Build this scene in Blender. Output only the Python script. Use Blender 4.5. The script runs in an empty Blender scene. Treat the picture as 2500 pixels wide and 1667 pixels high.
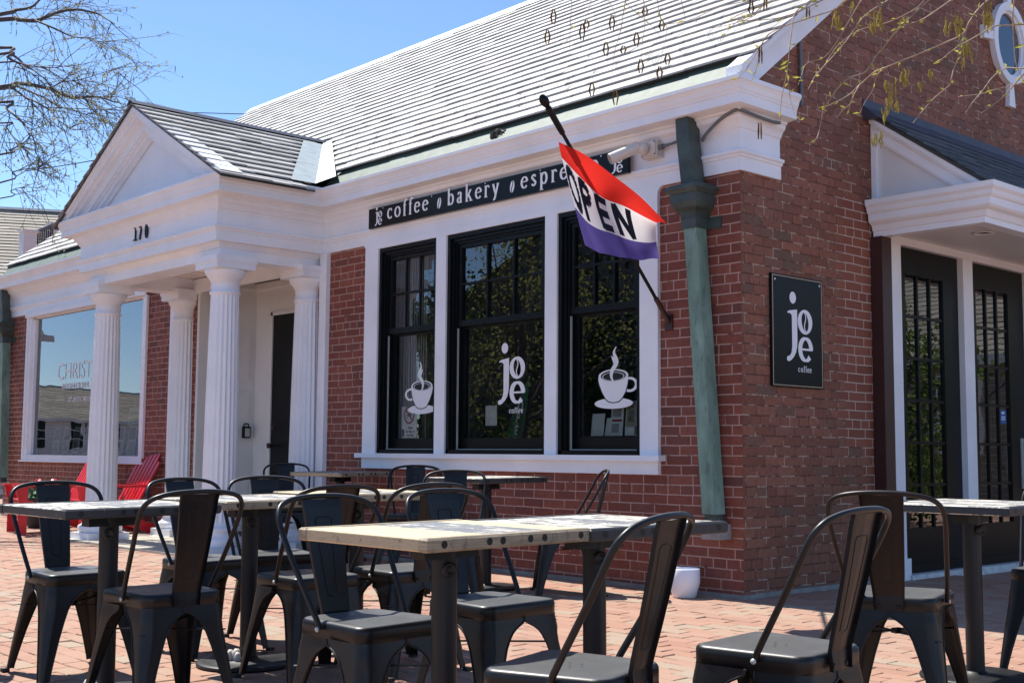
import bpy, bmesh, math, random
from mathutils import Vector, Matrix
R=math.radians; PI=math.pi
rnd=random.Random(7)
S=bpy.context.scene; COL=S.collection
# ---------------------------------------------------------------- camera
CAM=Vector((4.9415,-6.5859,0.95))
RT=Vector((0.6756,0.73723,0.00741)); UP=Vector((0.06222,-0.06703,0.99581)); FW=Vector((-0.73464,0.6723,0.09116))
FPX=2993.5
cd=bpy.data.cameras.new('camera'); cam=bpy.data.objects.new('camera',cd); COL.objects.link(cam)
cd.lens=36*FPX/2500; cd.sensor_width=36; cd.clip_start=.05; cd.clip_end=2000
cam.matrix_world=Matrix(((RT.x,UP.x,-FW.x,CAM.x),(RT.y,UP.y,-FW.y,CAM.y),(RT.z,UP.z,-FW.z,CAM.z),(0,0,0,1)))
S.camera=cam
# ---------------------------------------------------------------- world, sun, exposure
SUN_EL=R(58); SUN_AZ=R(-93)          # compass angle from +Y, clockwise: the sun stands over -X
W=bpy.data.worlds.new("World"); S.world=W; W.use_nodes=True
nt=W.node_tree; nt.nodes.clear()
sky=nt.nodes.new('ShaderNodeTexSky'); sky.sky_type='NISHITA'; sky.sun_disc=False
sky.sun_elevation=SUN_EL; sky.sun_rotation=SUN_AZ; sky.air_density=.85; sky.dust_density=.1; sky.ozone_density=5; sky.altitude=900
bg=nt.nodes.new('ShaderNodeBackground'); bg.inputs[1].default_value=.112
wo=nt.nodes.new('ShaderNodeOutputWorld'); nt.links.new(sky.outputs[0],bg.inputs[0]); nt.links.new(bg.outputs[0],wo.inputs[0])
sd=bpy.data.lights.new('sun','SUN'); sd.energy=4.4; sd.angle=R(.5); sd.color=(1,.95,.87)
so=bpy.data.objects.new('sun',sd); COL.objects.link(so)
D=Vector((math.sin(SUN_AZ)*math.cos(SUN_EL),math.cos(SUN_AZ)*math.cos(SUN_EL),math.sin(SUN_EL)))
so.rotation_euler=D.to_track_quat('Z','Y').to_euler(); so.location=D*30
S.view_settings.view_transform='Standard'; S.view_settings.look='None'; S.view_settings.gamma=1
S.view_settings.exposure=.95; S.view_settings.use_curve_mapping=False
S.render.engine='CYCLES'
S.cycles.max_bounces=7; S.cycles.transparent_max_bounces=16; S.cycles.diffuse_bounces=4
# ---------------------------------------------------------------- rays
def ray(px,py): return FW+RT*((px-1250)/FPX)-UP*((py-833.5)/FPX)
def atdist(px,py,d): r=ray(px,py); return CAM+r*(d/math.hypot(r.x,r.y))
def atY(px,py,Y): r=ray(px,py); return CAM+r*((Y-CAM.y)/r.y)
def gz(y): return .02+.0105*min(y,0)
# ---------------------------------------------------------------- mesh builder
class MB:
    def __init__(s): s.v=[]; s.f=[]; s.m=[]; s.sm=[]
    def add(s,vs,fs,mi=0,smooth=False):
        b=len(s.v); s.v+= [tuple(v) for v in vs]
        for f in fs: s.f.append([b+i for i in f]); s.m.append(mi); s.sm.append(smooth)
    def box(s,x0,x1,y0,y1,z0,z1,mi=0,rot=None,c=None):
        vs=[Vector((x,y,z)) for z in(z0,z1) for y in(y0,y1) for x in(x0,x1)]
        if rot is not None: vs=[rot@(v-c)+c if c is not None else rot@v for v in vs]
        s.add(vs,[(0,2,3,1),(4,5,7,6),(0,1,5,4),(2,6,7,3),(0,4,6,2),(1,3,7,5)],mi); return s
    def quad(s,a,b,c,d,mi=0): s.add([a,b,c,d],[(0,1,2,3)],mi); return s
    def prism(s,poly,fn,lo,hi,mi=0,caps=True,smooth=False):
        n=len(poly); vs=[fn(p[0],p[1],lo) for p in poly]+[fn(p[0],p[1],hi) for p in poly]
        s.add(vs,[(i,(i+1)%n,n+(i+1)%n,n+i) for i in range(n)],mi,smooth)
        if caps: s.add(vs[:n],[tuple(range(n))[::-1]],mi); s.add(vs[n:],[tuple(range(n))],mi)
        return s
    def tube(s,pts,rad,n=8,mi=0,cap=True,smooth=True,flat=1.0):
        pts=[Vector(p) for p in pts]; k=len(pts)
        if not hasattr(rad,'__len__'): rad=[rad]*k
        T=[(pts[min(i+1,k-1)]-pts[max(i-1,0)]).normalized() for i in range(k)]
        a=Vector((0,0,1)) if abs(T[0].z)<.9 else Vector((1,0,0))
        U=(a-T[0]*a.dot(T[0])).normalized(); vs=[]
        for i in range(k):
            U=(U-T[i]*U.dot(T[i])).normalized(); V=T[i].cross(U)
            for j in range(n):
                an=2*PI*j/n; vs.append(pts[i]+(U*math.cos(an)*flat+V*math.sin(an))*rad[i])
        fs=[(i*n+j,i*n+(j+1)%n,(i+1)*n+(j+1)%n,(i+1)*n+j) for i in range(k-1) for j in range(n)]
        s.add(vs,fs,mi,smooth)
        if cap: s.add(vs[:n],[tuple(range(n))[::-1]],mi); s.add(vs[-n:],[tuple(range(n))],mi)
        return s
    def lathe(s,prof,c=(0,0,0),n=24,mi=0,smooth=True,M=None,cap=True):
        vs=[]
        for r,z in prof:
            for j in range(n):
                a=2*PI*j/n; v=Vector((r*math.cos(a),r*math.sin(a),z))
                vs.append((M@v if M else v)+Vector(c))
        k=len(prof)
        s.add(vs,[(i*n+j,i*n+(j+1)%n,(i+1)*n+(j+1)%n,(i+1)*n+j) for i in range(k-1) for j in range(n)],mi,smooth)
        if cap: s.add(vs[:n],[tuple(range(n))[::-1]],mi); s.add(vs[-n:],[tuple(range(n))],mi)
        return s
    def disc(s,c,r,nrm=(0,0,1),n=14,mi=0,rz=None):
        q=Vector(nrm).to_track_quat('Z','Y'); rz=rz or r
        s.add([q@Vector((r*math.cos(2*PI*j/n),rz*math.sin(2*PI*j/n),0))+Vector(c) for j in range(n)],[tuple(range(n))],mi); return s
    def build(s,name,mats,parent=None,off=None):
        me=bpy.data.meshes.new(name)
        vs=s.v if off is None else [(v[0]-off[0],v[1]-off[1],v[2]-off[2]) for v in s.v]
        me.from_pydata(vs,[],s.f)
        if not isinstance(mats,(list,tuple)): mats=[mats]
        for m in mats: me.materials.append(m)
        me.polygons.foreach_set('material_index',s.m); me.polygons.foreach_set('use_smooth',s.sm); me.update()
        o=bpy.data.objects.new(name,me); COL.objects.link(o)
        if parent is not None: o.parent=parent
        return o
def tag(o,label=None,cat=None,group=None,kind=None):
    if label: o['label']=label
    if cat: o['category']=cat
    if group: o['group']=group
    if kind: o['kind']=kind
    return o
def empty(name,loc=(0,0,0),rz=0,label=None,cat=None,group=None,tilt=0):
    o=bpy.data.objects.new(name,None); COL.objects.link(o); o.location=loc; o.empty_display_size=.1
    o.rotation_euler=(Matrix.Rotation(tilt,3,'X')@Matrix.Rotation(rz,3,'Z')).to_euler() if tilt else (0,0,rz)
    return tag(o,label,cat,group)
def recurse_copy(o,parent):
    c=o.copy(); COL.objects.link(c); c.parent=parent
    for ch in list(o.children): recurse_copy(ch,c)
    return c
def dup(o,loc,rz,label,tilt=0,group=None):
    c=recurse_copy(o,None); c.location=loc
    c.rotation_euler=(Matrix.Rotation(tilt,3,'X')@Matrix.Rotation(rz,3,'Z')).to_euler()
    c['label']=label
    if group: c['group']=group
    return c
def sweep(mb,path,prof,k=None,mi=0,caps=True,smooth=False):
    P=[Vector(p) for p in path]; n=len(P); k=k or [1]*(n-1)
    N=[]
    for i in range(n-1):
        d=(P[i+1]-P[i]).normalized(); N.append(Vector((d.y,-d.x)))
    def vert(i,o):
        if i==0: return P[0]+N[0]*o*k[0]
        if i==n-1: return P[-1]+N[-1]*o*k[-1]
        a,b=N[i-1],N[i]; ca=a.dot(P[i])+o*k[i-1]; cb=b.dot(P[i])+o*k[i]
        det=a.x*b.y-a.y*b.x
        if abs(det)<1e-6: return P[i]+a*o*k[i]
        return Vector(((ca*b.y-cb*a.y)/det,(a.x*cb-b.x*ca)/det))
    m=len(prof); vs=[]
    for i in range(n):
        for o,z in prof: q=vert(i,o); vs.append((q.x,q.y,z))
    mb.add(vs,[(i*m+j,(i+1)*m+j,(i+1)*m+j+1,i*m+j+1) for i in range(n-1) for j in range(m-1)],mi,smooth)
    if caps: mb.add(vs[:m],[tuple(range(m))],mi); mb.add(vs[-m:],[tuple(range(m))[::-1]],mi)
def smoothpath(P,n=6):
    P=[Vector(p) for p in P]; out=[]
    for i in range(len(P)-1):
        a=P[i-1] if i else P[0]*2-P[1]; b=P[i]; c=P[i+1]; d=P[i+2] if i+2<len(P) else c*2-b
        for j in range(n):
            t=j/n; out.append(.5*((2*b)+(c-a)*t+(2*a-5*b+4*c-d)*t*t+(3*b-a-3*c+d)*t**3))
    return out+[P[-1]]
# ---------------------------------------------------------------- node helpers
class NG:
    def __init__(s,name):
        s.m=bpy.data.materials.new(name); s.m.use_nodes=True; s.t=s.m.node_tree; s.t.nodes.clear()
        s.out=s.n('OutputMaterial'); s.b=s.n('BsdfPrincipled'); s.l(s.b.outputs[0],s.out.inputs[0])
    def n(s,ty,**k):
        x=s.t.nodes.new('ShaderNode'+ty)
        for a,b in k.items(): setattr(x,a,b)
        return x
    def l(s,a,b): s.t.links.new(a,b)
    def put(s,sock,v):
        if hasattr(v,'is_output'): s.l(v,sock)
        else:
            if isinstance(v,tuple) and len(v)==3 and sock.type=='RGBA': v=(*v,1)
            sock.default_value=v
    def M(s,op,a,b=0.0,c=0.0,clamp=False):
        x=s.n('Math',operation=op,use_clamp=clamp)
        for i,v in enumerate((a,b,c)): s.put(x.inputs[i],v)
        return x.outputs[0]
    def mix(s,f,a,b,bt='MIX'):
        x=s.n('Mix',data_type='RGBA',blend_type=bt); s.put(x.inputs[0],f); s.put(x.inputs[6],a); s.put(x.inputs[7],b); return x.outputs[2]
    def noise(s,vec,scale,detail=3,rough=.55,dist=0):
        x=s.n('TexNoise'); x.inputs['Scale'].default_value=scale; x.inputs['Detail'].default_value=detail
        x.inputs['Roughness'].default_value=rough; x.inputs['Distortion'].default_value=dist
        if vec is not None: s.l(vec,x.inputs['Vector'])
        return x.outputs[0]
    def ramp(s,f,stops):
        x=s.n('ValToRGB'); e=x.color_ramp.elements
        while len(e)<len(stops): e.new(.5)
        for i,(p,c) in enumerate(stops): e[i].position=p; e[i].color=(*c,1) if len(c)==3 else c
        s.l(f,x.inputs[0]); return x.outputs[0]
    def sstep(s,x,a,b): 
        n=s.n('MapRange',interpolation_type='SMOOTHSTEP'); s.put(n.inputs[0],x); n.inputs[1].default_value=a; n.inputs[2].default_value=b; return n.outputs[0]
    def obj(s): return s.n('TexCoord').outputs['Object']
    def mapv(s,v,sc): x=s.n('Mapping'); s.l(v,x.inputs[0]); x.inputs['Scale'].default_value=sc; return x.outputs[0]
    def rnd(s): return s.n('ObjectInfo').outputs['Random']
    def isl(s): return s.n('NewGeometry').outputs['Random Per Island']
    def bump(s,h,st=.3,d=.01):
        x=s.n('Bump'); x.inputs['Strength'].default_value=st; x.inputs['Distance'].default_value=d; s.l(h,x.inputs['Height']); s.l(x.outputs[0],s.b.inputs['Normal'])
    def set(s,col=None,rough=None,metal=None,spec=None):
        if col is not None: s.put(s.b.inputs['Base Color'],col)
        if rough is not None: s.put(s.b.inputs['Roughness'],rough)
        if metal is not None: s.put(s.b.inputs['Metallic'],metal)
        if spec is not None: s.put(s.b.inputs['Specular IOR Level'],spec)
        return s.m
def simple(name,col,rough=.5,var=.08,sc=6,metal=0,bump=0,bsc=40,spec=.5):
    g=NG(name); v=g.obj(); n=g.noise(v,sc,4)
    g.set(g.mix(g.ramp(n,[(.3,(0,0,0)),(.7,(1,1,1))]),tuple(c*(1-var) for c in col),tuple(min(1,c*(1+var)) for c in col)),rough,metal,spec)
    if bump: g.bump(g.noise(v,bsc,4),bump,.004)
    return g.m
def brick_mat(name,reds,mort,mamt,side=False,h=.0677,L=.224,bs=.6):
    g=NG(name); v=g.obj(); sp=g.n('SeparateXYZ'); g.l(v,sp.inputs[0])
    nrm=g.n('SeparateXYZ'); g.l(g.n('NewGeometry').outputs['True Normal'],nrm.inputs[0])
    ax=g.M('GREATER_THAN',g.M('ABSOLUTE',nrm.outputs[0]),.5)
    u0=g.M('ADD',.07,g.M('ADD',g.M('MULTIPLY',sp.outputs[1],ax),g.M('MULTIPLY',sp.outputs[0],g.M('SUBTRACT',1.0,ax))))
    wob=g.noise(v,3.2,2); wob2=g.noise(v,60,3)
    z0=g.M('ADD',sp.outputs[2],g.M('MULTIPLY',g.M('SUBTRACT',wob,.5),.012))
    rz=g.M('DIVIDE',z0,h); row=g.M('FLOOR',rz); fz=g.M('FRACT',rz)
    rw=g.n('TexWhiteNoise',noise_dimensions='1D'); g.l(row,rw.inputs['W'])
    hd=g.M('COMPARE',g.M('MODULO',g.M('ADD',row,602),7),3,.1)
    LL=g.M('SUBTRACT',L,g.M('MULTIPLY',hd,L*.5))
    u1=g.M('ADD',g.M('DIVIDE',u0,LL),g.M('ADD',g.M('MULTIPLY',g.M('MODULO',g.M('ADD',row,600),2),.5),g.M('MULTIPLY',rw.outputs['Value'],.14)))
    idc=g.M('FLOOR',u1); fu=g.M('FRACT',u1)
    du=g.M('MULTIPLY',g.M('MINIMUM',fu,g.M('SUBTRACT',1.0,fu)),LL); dz=g.M('MULTIPLY',g.M('MINIMUM',fz,g.M('SUBTRACT',1.0,fz)),h)
    d=g.M('ADD',g.M('MINIMUM',du,dz),g.M('MULTIPLY',g.M('SUBTRACT',wob2,.5),.004))
    mm=g.M('SUBTRACT',1.0,g.sstep(d,.0028,.0058))
    cv=g.n('CombineXYZ'); g.l(idc,cv.inputs[0]); g.l(row,cv.inputs[1]); g.l(ax,cv.inputs[2])
    wn=g.n('TexWhiteNoise',noise_dimensions='3D'); g.l(cv.outputs[0],wn.inputs['Vector'])
    bc=g.ramp(wn.outputs['Value'],reds); mot=g.noise(v,25,5,.7)
    bc=g.mix(g.M('MULTIPLY',g.sstep(mot,.35,.75),.45),bc,tuple(c*.55 for c in reds[0][1]))
    big=g.noise(v,1.3,3); bc=g.mix(g.M('MULTIPLY',g.sstep(big,.4,.7),.35),bc,tuple(c*.72 for c in reds[-1][1]))
    show=g.sstep(g.noise(v,7,4,.7),mamt-.06,mamt+.06)
    mc=g.mix(show,tuple(c*.6 for c in reds[0][1]),mort)
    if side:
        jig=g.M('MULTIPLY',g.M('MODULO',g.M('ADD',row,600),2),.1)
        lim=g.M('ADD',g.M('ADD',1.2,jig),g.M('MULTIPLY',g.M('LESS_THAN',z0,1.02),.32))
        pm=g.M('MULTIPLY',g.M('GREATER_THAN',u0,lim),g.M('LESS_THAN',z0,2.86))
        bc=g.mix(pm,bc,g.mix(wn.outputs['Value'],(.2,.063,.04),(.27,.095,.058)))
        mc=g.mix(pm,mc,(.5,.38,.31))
    g.set(g.mix(mm,bc,mc),g.M('ADD',.55,g.M('MULTIPLY',mot,.3)),spec=.35)
    g.bump(g.M('ADD',g.M('MULTIPLY',g.M('SUBTRACT',1.0,mm),1.0),g.M('MULTIPLY',mot,.35)),bs,.006)
    return g.m
m_brick=brick_mat('brick_front',[(0,(.19,.055,.038)),(.45,(.25,.072,.048)),(.8,(.29,.095,.062)),(1,(.14,.052,.042))],(.46,.30,.25),.40)
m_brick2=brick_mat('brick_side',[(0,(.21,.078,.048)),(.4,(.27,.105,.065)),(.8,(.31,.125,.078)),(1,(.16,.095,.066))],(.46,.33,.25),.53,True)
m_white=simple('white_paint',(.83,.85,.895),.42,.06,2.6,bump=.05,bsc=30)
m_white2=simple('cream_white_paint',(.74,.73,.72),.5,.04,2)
def slate(name,a,b,c,rough=.55):
    g=NG(name); v=g.obj(); r=g.isl(); n=g.noise(v,14,5,.7)
    col=g.ramp(r,[(0,a),(.5,b),(1,c)]); col=g.mix(g.M('MULTIPLY',g.sstep(n,.4,.8),.4),col,tuple(x*.6 for x in a))
    g.set(col,rough,spec=.5); g.bump(n,.5,.006); return g.m
m_slate=slate('roof_slate',(.26,.25,.235),(.36,.345,.325),(.44,.425,.40),.6)
m_slate2=slate('dark_slate',(.035,.045,.05),(.05,.06,.065),(.075,.085,.09))
m_shingle=slate('weathered_shingle',(.22,.19,.15),(.28,.25,.2),(.34,.3,.25),.8)
def copper(K):
    g=NG('green_copper' if K==1 else 'gutter_copper'); v=g.mapv(g.obj(),(1,1,.35)); n=g.noise(v,9,5,.65); n2=g.noise(v,30,4)
    c=g.ramp(n,[(.25,(.07*K,.11*K,.09*K)),(.42,(.14*K,.23*K,.185*K)),(.6,(.20*K,.32*K,.26*K)),(.8,(.27*K,.39*K,.33*K))])
    g.set(g.mix(g.M('MULTIPLY',g.sstep(n2,.55,.75),.5),c,(.05,.065,.07)),.65); g.bump(n2,.2,.004); return g.m
m_copper=copper(1)
m_copperg=copper(.42)
m_copperd=simple('dark_copper',(.045,.068,.062),.5,.35,9)
m_lead=simple('lead_flashing',(.42,.47,.46),.45,.12,7,metal=.2)
m_blackp=simple('black_paint',(.005,.006,.007),.35,.2,6,spec=.22)
m_signblk=simple('sign_black',(.006,.008,.009),.3,.1,3,spec=.2)
m_letter=simple('sign_letter_white',(.86,.87,.9),.4,.02,4)
m_decal=simple('white_vinyl',(.82,.82,.84),.5,.02,4)
m_decalblk=simple('black_vinyl',(.008,.01,.01),.35,.02,4)
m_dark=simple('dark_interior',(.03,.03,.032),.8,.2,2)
m_room=simple('room_wall_grey',(.22,.23,.23),.8,.1,2)
m_brown=simple('brown_metal',(.045,.016,.015),.4,.15,6)
m_conc=simple('concrete',(.27,.255,.235),.85,.2,9,bump=.4,bsc=60)
m_slab=simple('slab_stone',(.52,.47,.38),.8,.08,6,bump=.2,bsc=60)
m_grey=simple('grey_conduit',(.13,.14,.15),.45,.1,8)
m_camw=simple('camera_cream_plastic',(.62,.58,.53),.35,.03,8)
m_navy=simple('navy_flashing',(.05,.055,.08),.5,.15,5)
m_paper=simple('paper_white',(.75,.76,.76),.7,.03,8)
m_blue=simple('blue_sticker',(.02,.11,.4),.4,.05,8)
m_green=simple('green_cloth',(.02,.16,.07),.7,.2,5)
m_red=simple('red_paint',(.55,.006,.014),.38,.12,7)
m_curt=simple('grey_curtain',(.35,.35,.34),.9,.1,4)
def glass(name,tint,ior,base=0.0):
    g=NG(name); t=g.t; t.nodes.remove(g.b)
    fr=g.n('Fresnel'); fr.inputs[0].default_value=ior
    tr=g.n('BsdfTransparent'); tr.inputs[0].default_value=(*tint,1)
    gl=g.n('BsdfGlossy'); gl.inputs['Roughness'].default_value=0.0; gl.inputs[0].default_value=(.95,.97,1,1)
    v=g.obj(); nz=g.noise(v,2.2,1); bp=g.n('Bump'); bp.inputs['Strength'].default_value=.12; bp.inputs['Distance'].default_value=.01
    g.l(nz,bp.inputs['Height']); g.l(bp.outputs[0],gl.inputs['Normal'])
    mx=g.n('MixShader'); g.l(g.M('ADD',fr.outputs[0],base,clamp=True),mx.inputs[0]); g.l(tr.outputs[0],mx.inputs[1]); g.l(gl.outputs[0],mx.inputs[2]); g.l(mx.outputs[0],g.out.inputs[0])
    return g.m
m_glass=glass('window_glass',(.80,.84,.83),1.85,.01)
m_glass2=glass('coated_glass',(.70,.76,.76),1.9,.05); m_glass3=glass('gallery_glass',(.75,.82,.83),2.0,.07)
# ================================================================ SHOP BUILDING
shop=empty('shop_building',(0,0,0),0,'red brick corner shop with white columned porch and pale slate roof','building')
RM=.78; RZ0=3.66
def zr(y): return RZ0+RM*y
RIDGE=3.95; LX=-13.05
mb=MB(); T=.3
def wallx(x0,x1,z0,z1): mb.box(x0,x1,0,T,z0,z1)
wallx(LX,-12.30,-.05,3.3); wallx(-12.30,-8.70,-.05,.84); wallx(-12.30,-8.70,2.88,3.3); wallx(-8.70,-7.45,-.05,3.3)
wallx(-5.30,-4.20,-.05,3.3); wallx(-4.20,-.74,-.05,.86); wallx(-4.20,-.74,2.83,3.3); wallx(-.74,-.003,-.05,3.3); wallx(-7.45,-5.30,2.88,3.3)
mb.build('brick_wall',m_brick,shop)
mb=MB()
mb.prism([(.3,-.05),(.3,zr(.3)-.06),(RIDGE,zr(RIDGE)-.06),(2*RIDGE,zr(0)-.06),(2*RIDGE,-.05)],lambda a,b,c:(c,a,b),LX,LX+.3)
o=mb.build('brick_wall',m_brick,shop)
mb=MB()
f=lambda a,b,c:(c,a,b)
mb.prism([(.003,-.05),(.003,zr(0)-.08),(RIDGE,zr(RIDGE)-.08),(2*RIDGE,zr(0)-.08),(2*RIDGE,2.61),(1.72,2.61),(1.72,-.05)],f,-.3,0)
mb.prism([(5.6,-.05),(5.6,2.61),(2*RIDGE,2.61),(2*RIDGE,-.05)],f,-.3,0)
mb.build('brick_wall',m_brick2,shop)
# back wall, floor, ceiling and room divider: a closed dark interior
mb=MB(); mb.box(LX,-.0,2*RIDGE-.2,2*RIDGE,-.05,3.6); mb.build('rear_wall',m_brick2,shop)
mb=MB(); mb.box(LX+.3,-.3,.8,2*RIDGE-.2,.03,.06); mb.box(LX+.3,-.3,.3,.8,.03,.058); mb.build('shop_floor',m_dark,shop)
mb=MB(); mb.box(LX+.3,-.3,.3,2*RIDGE-.2,3.02,3.05); mb.box(-5.3,-5.2,.3,4.2,.06,3.02); mb.box(-7.55,-7.45,.3,4.2,.06,3.02); mb.box(LX+.3,-7.55,3.4,3.5,.06,3.02); mb.build('inner_wall',[m_room],shop)
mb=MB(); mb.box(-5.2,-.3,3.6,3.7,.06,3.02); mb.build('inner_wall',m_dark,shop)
# footing
for bb in((LX,-7.9,-.018,.1,-.1,.045),(-4.95,.022,-.022,.1,-.1,.045),(-.1,.02,.1,1.72,-.1,.05)): mb=MB(); mb.box(*bb); mb.build('footing',m_conc,shop)
# ---- main cornice ring: facade, porch, facade, return
PX0,PX1,PY=-7.88,-4.95,-1.16
path=[(LX,.45),(LX,0),(PX0,0),(PX0,PY),(PX1,PY),(PX1,0),(0,0),(0,.44)]
K=[.9,1,1.25,.66,1.25,1,.75]
arch=[(-.04,2.855),(.02,2.855),(.02,2.945),(.034,2.95),(.034,2.962),(.05,2.972),(.05,2.990),(.03,2.994),(.022,3.005),(.012,3.008),(.012,3.12)]
mb=MB(); sweep(mb,path,arch+[(-.04,3.12)]); mb.build('frieze',m_white,shop)
crown=[(-.04,3.115),(.014,3.115),(.02,3.14),(.034,3.15),(.04,3.165),(.055,3.185),(.075,3.20),(.083,3.215),(.083,3.228),(.10,3.235),(.104,3.248),(.205,3.256),(.205,3.318),(.216,3.32),(.216,3.332),(.228,3.345),(.236,3.37),(.252,3.39),(.262,3.396),(.262,3.42),(.235,3.424),(.22,3.40),(-.04,3.40)]
mb=MB(); sweep(mb,path,crown,K); mb.build('cornice',m_white,shop)
# copper apron between gutter and slates
mb=MB()
for x0,x1 in((LX,-8.0),(-4.75,.02)):
    mb=MB(); mb.prism([(-.205,3.41),(-.04,zr(-.04)-.03),(.2,zr(.2)-.03),(.2,3.40),(-.2,3.395)],lambda a,b,c:(c,a,b),x0,x1); mb.build('copper_gutter_lining',m_copperg,shop)
# header board with rounded inner corners
mb=MB(); mb.box(-4.235,-.703,-.028,0,2.80,2.857)
def corner(cx,sg):
    P=[(cx,2.857),(cx,2.80)]+[(cx+sg*.055*math.sin(R(t)),2.80+.055*(1-math.cos(R(t)))) for t in range(0,91,15)]
    P=[(cx,2.857),(cx,2.80)]+[(cx+sg*(.055-.055*math.cos(R(t)))*1.0,2.80+.055*math.sin(R(t))) for t in range(0,91,15)]
    mb.prism(P,lambda a,b,c:(a,c,b),-.026,0)
corner(-4.235,-1); corner(-.703,1)
mb.build('header_board',m_white,shop)
# ---- main roof
mb=MB()
def slates(mb,x0,x1,y0,y1,z0,m,expo=.15,wid=.25,th=.013,clip=None,seed=1,jit=.004):
    r=random.Random(seed); row=0; y=y0
    while y<y1-.01:
        ye=min(y+expo*1.28,y1); x=x0-(row%2)*wid*.5-r.random()*.05
        while x<x1:
            w=wid*r.uniform(.82,1.15); a,b=max(x,x0),min(x+w-.003,x1); x+=w
            if b-a<.02: continue
            if clip:
                q=clip((a+b)/2,y)
                if q is False: continue
            dz=r.uniform(0,jit); yy=y+r.uniform(-.006,.006); t=th+r.uniform(0,.004)
            za=z0+m*yy; zb=z0+m*ye
            mb.add([(a,yy,za+.012+dz),(b,yy,za+.012+dz),(b,ye,zb-.002),(a,ye,zb-.002),(a,yy,za+.012+dz+t),(b,yy,za+.012+dz+t),(b,ye,zb+t*.3),(a,ye,zb+t*.3)],
                [(0,1,5,4),(4,5,6,7),(1,2,6,5),(0,4,7,3)])
        y+=expo; row+=1
PR0,PRM=4.38,.55      # porch ridge height and pitch
def clipmain(x,y):
    zp=PR0-PRM*abs(x+6.4)
    return not (zr(y)<zp+.0 and -8.3<x<-4.5) and not (-8.35<x<-4.62 and y<-.02)
slates(mb,LX-.18,.19,-.075,RIDGE,RZ0,RM,clip=clipmain,seed=3)
roof=mb.build('slate_roof',m_slate,shop)
mb=MB(); mb.prism([(-.02,zr(-.02)-.05),(-.02,zr(-.02)+.004),(RIDGE,zr(RIDGE)+.004),(RIDGE,zr(RIDGE)-.05)],lambda a,b,c:(c,a,b),LX-.16,.17)
mb.prism([(RIDGE,zr(RIDGE)-.05),(RIDGE,zr(RIDGE)+.01),(2*RIDGE+.2,zr(-.2)+.01),(2*RIDGE+.2,zr(-.2)-.05)],lambda a,b,c:(c,a,b),LX-.16,.17)
mb.build('roof_deck',m_slate2,roof)
mb=MB(); mb.prism([(RIDGE-.13,zr(RIDGE-.13)+.02),(RIDGE,zr(RIDGE)+.05),(RIDGE+.13,zr(RIDGE-.13)+.02),(RIDGE,zr(RIDGE)+.02)],lambda a,b,c:(c,a,b),LX-.19,.2)
mb.build('ridge_cap',m_lead,roof)
# snow guards (wire loops) on the slates
mb=MB(); 
for sx in(-1,1): mb.tube([(sx*.004+sx*.021*(1-math.cos(t))/1.0*.5*1.6,0,.034+.03*math.cos(t+PI)) for t in [2*PI*i/12 for i in range(13)]],.0014,5)
mb.tube([(0,.06,.0),(0,0,.012),(0,0,.066)],.0014,5)
sg=mb.build('snow_guard',m_grey,roof)
pos=[(-7.8,1.54),(-7.24,1.55),(-6.72,1.0),(-6.15,.98),(-5.43,.48),(-5.66,.94),(-4.98,.35),(-4.91,.23),(-4.54,.2),(-4.69,.36),(-4.85,.5),(-4.22,.2),(-4.53,.48),(-3.84,1.52),(-3.2,1.52),(-2.63,1.5),(-2.84,.9),(-2.42,.47),(-2.68,.46),(-2.54,.31),(-2.38,.17),(-2.14,.2),(-2.09,.46),(-2.03,.36),(-1.85,.19),(-2.28,.89),(-1.78,.44),(-1.69,.33),(-1.56,.46),(-1.29,.22),(-1.25,.48),(-1.14,.36),(-.93,.2),(-.78,.32),(-.65,.2),(-.66,.5),(-.52,.36),(-.36,.25),(-.38,.51),
 (-3.9,.2),(-3.75,.34),(-3.6,.48),(-3.45,.2),(-3.3,.36),(-3.1,.48),(-3.0,.22),(-2.85,.34),(-4.1,.48),(-4.3,.34),(-4.3,.95),(-3.6,.93),(-5.2,1.53),(-4.5,1.52),(-1.7,.92),(-1.1,.9),(-.5,.92),(-2.0,1.5),(-1.3,1.5),(-9.0,.45),(-9.4,.3),(-9.9,.45),(-10.3,.3),(-10.8,.46),(-11.3,.3)]
for i,(x,y) in enumerate(pos):
    c=sg if i==0 else sg.copy()
    if i: COL.objects.link(c); c.parent=roof
    c.location=(x,y,zr(y)+.02); c.rotation_euler=(-.45,0,rnd.uniform(-.3,.3))
# a lost twig nest in the gutter
mb=MB(); r=random.Random(5)
for i in range(60):
    a=r.uniform(0,2*PI); b=a+r.uniform(1,2.4); q=.07
    mb.tube([(-2.33+q*1.2*math.cos(a),-.1+.05*math.sin(a),3.50+r.uniform(-.03,.05)),(-2.33+r.uniform(-.02,.02),-.11,3.53+r.uniform(-.03,.04)),(-2.33+q*1.2*math.cos(b),-.1+.05*math.sin(b),3.50+r.uniform(-.03,.05))],.0035,4)
tag(mb.build('bird_nest',m_dark),'small dark twig bird nest on the green copper gutter','nest')
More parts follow.
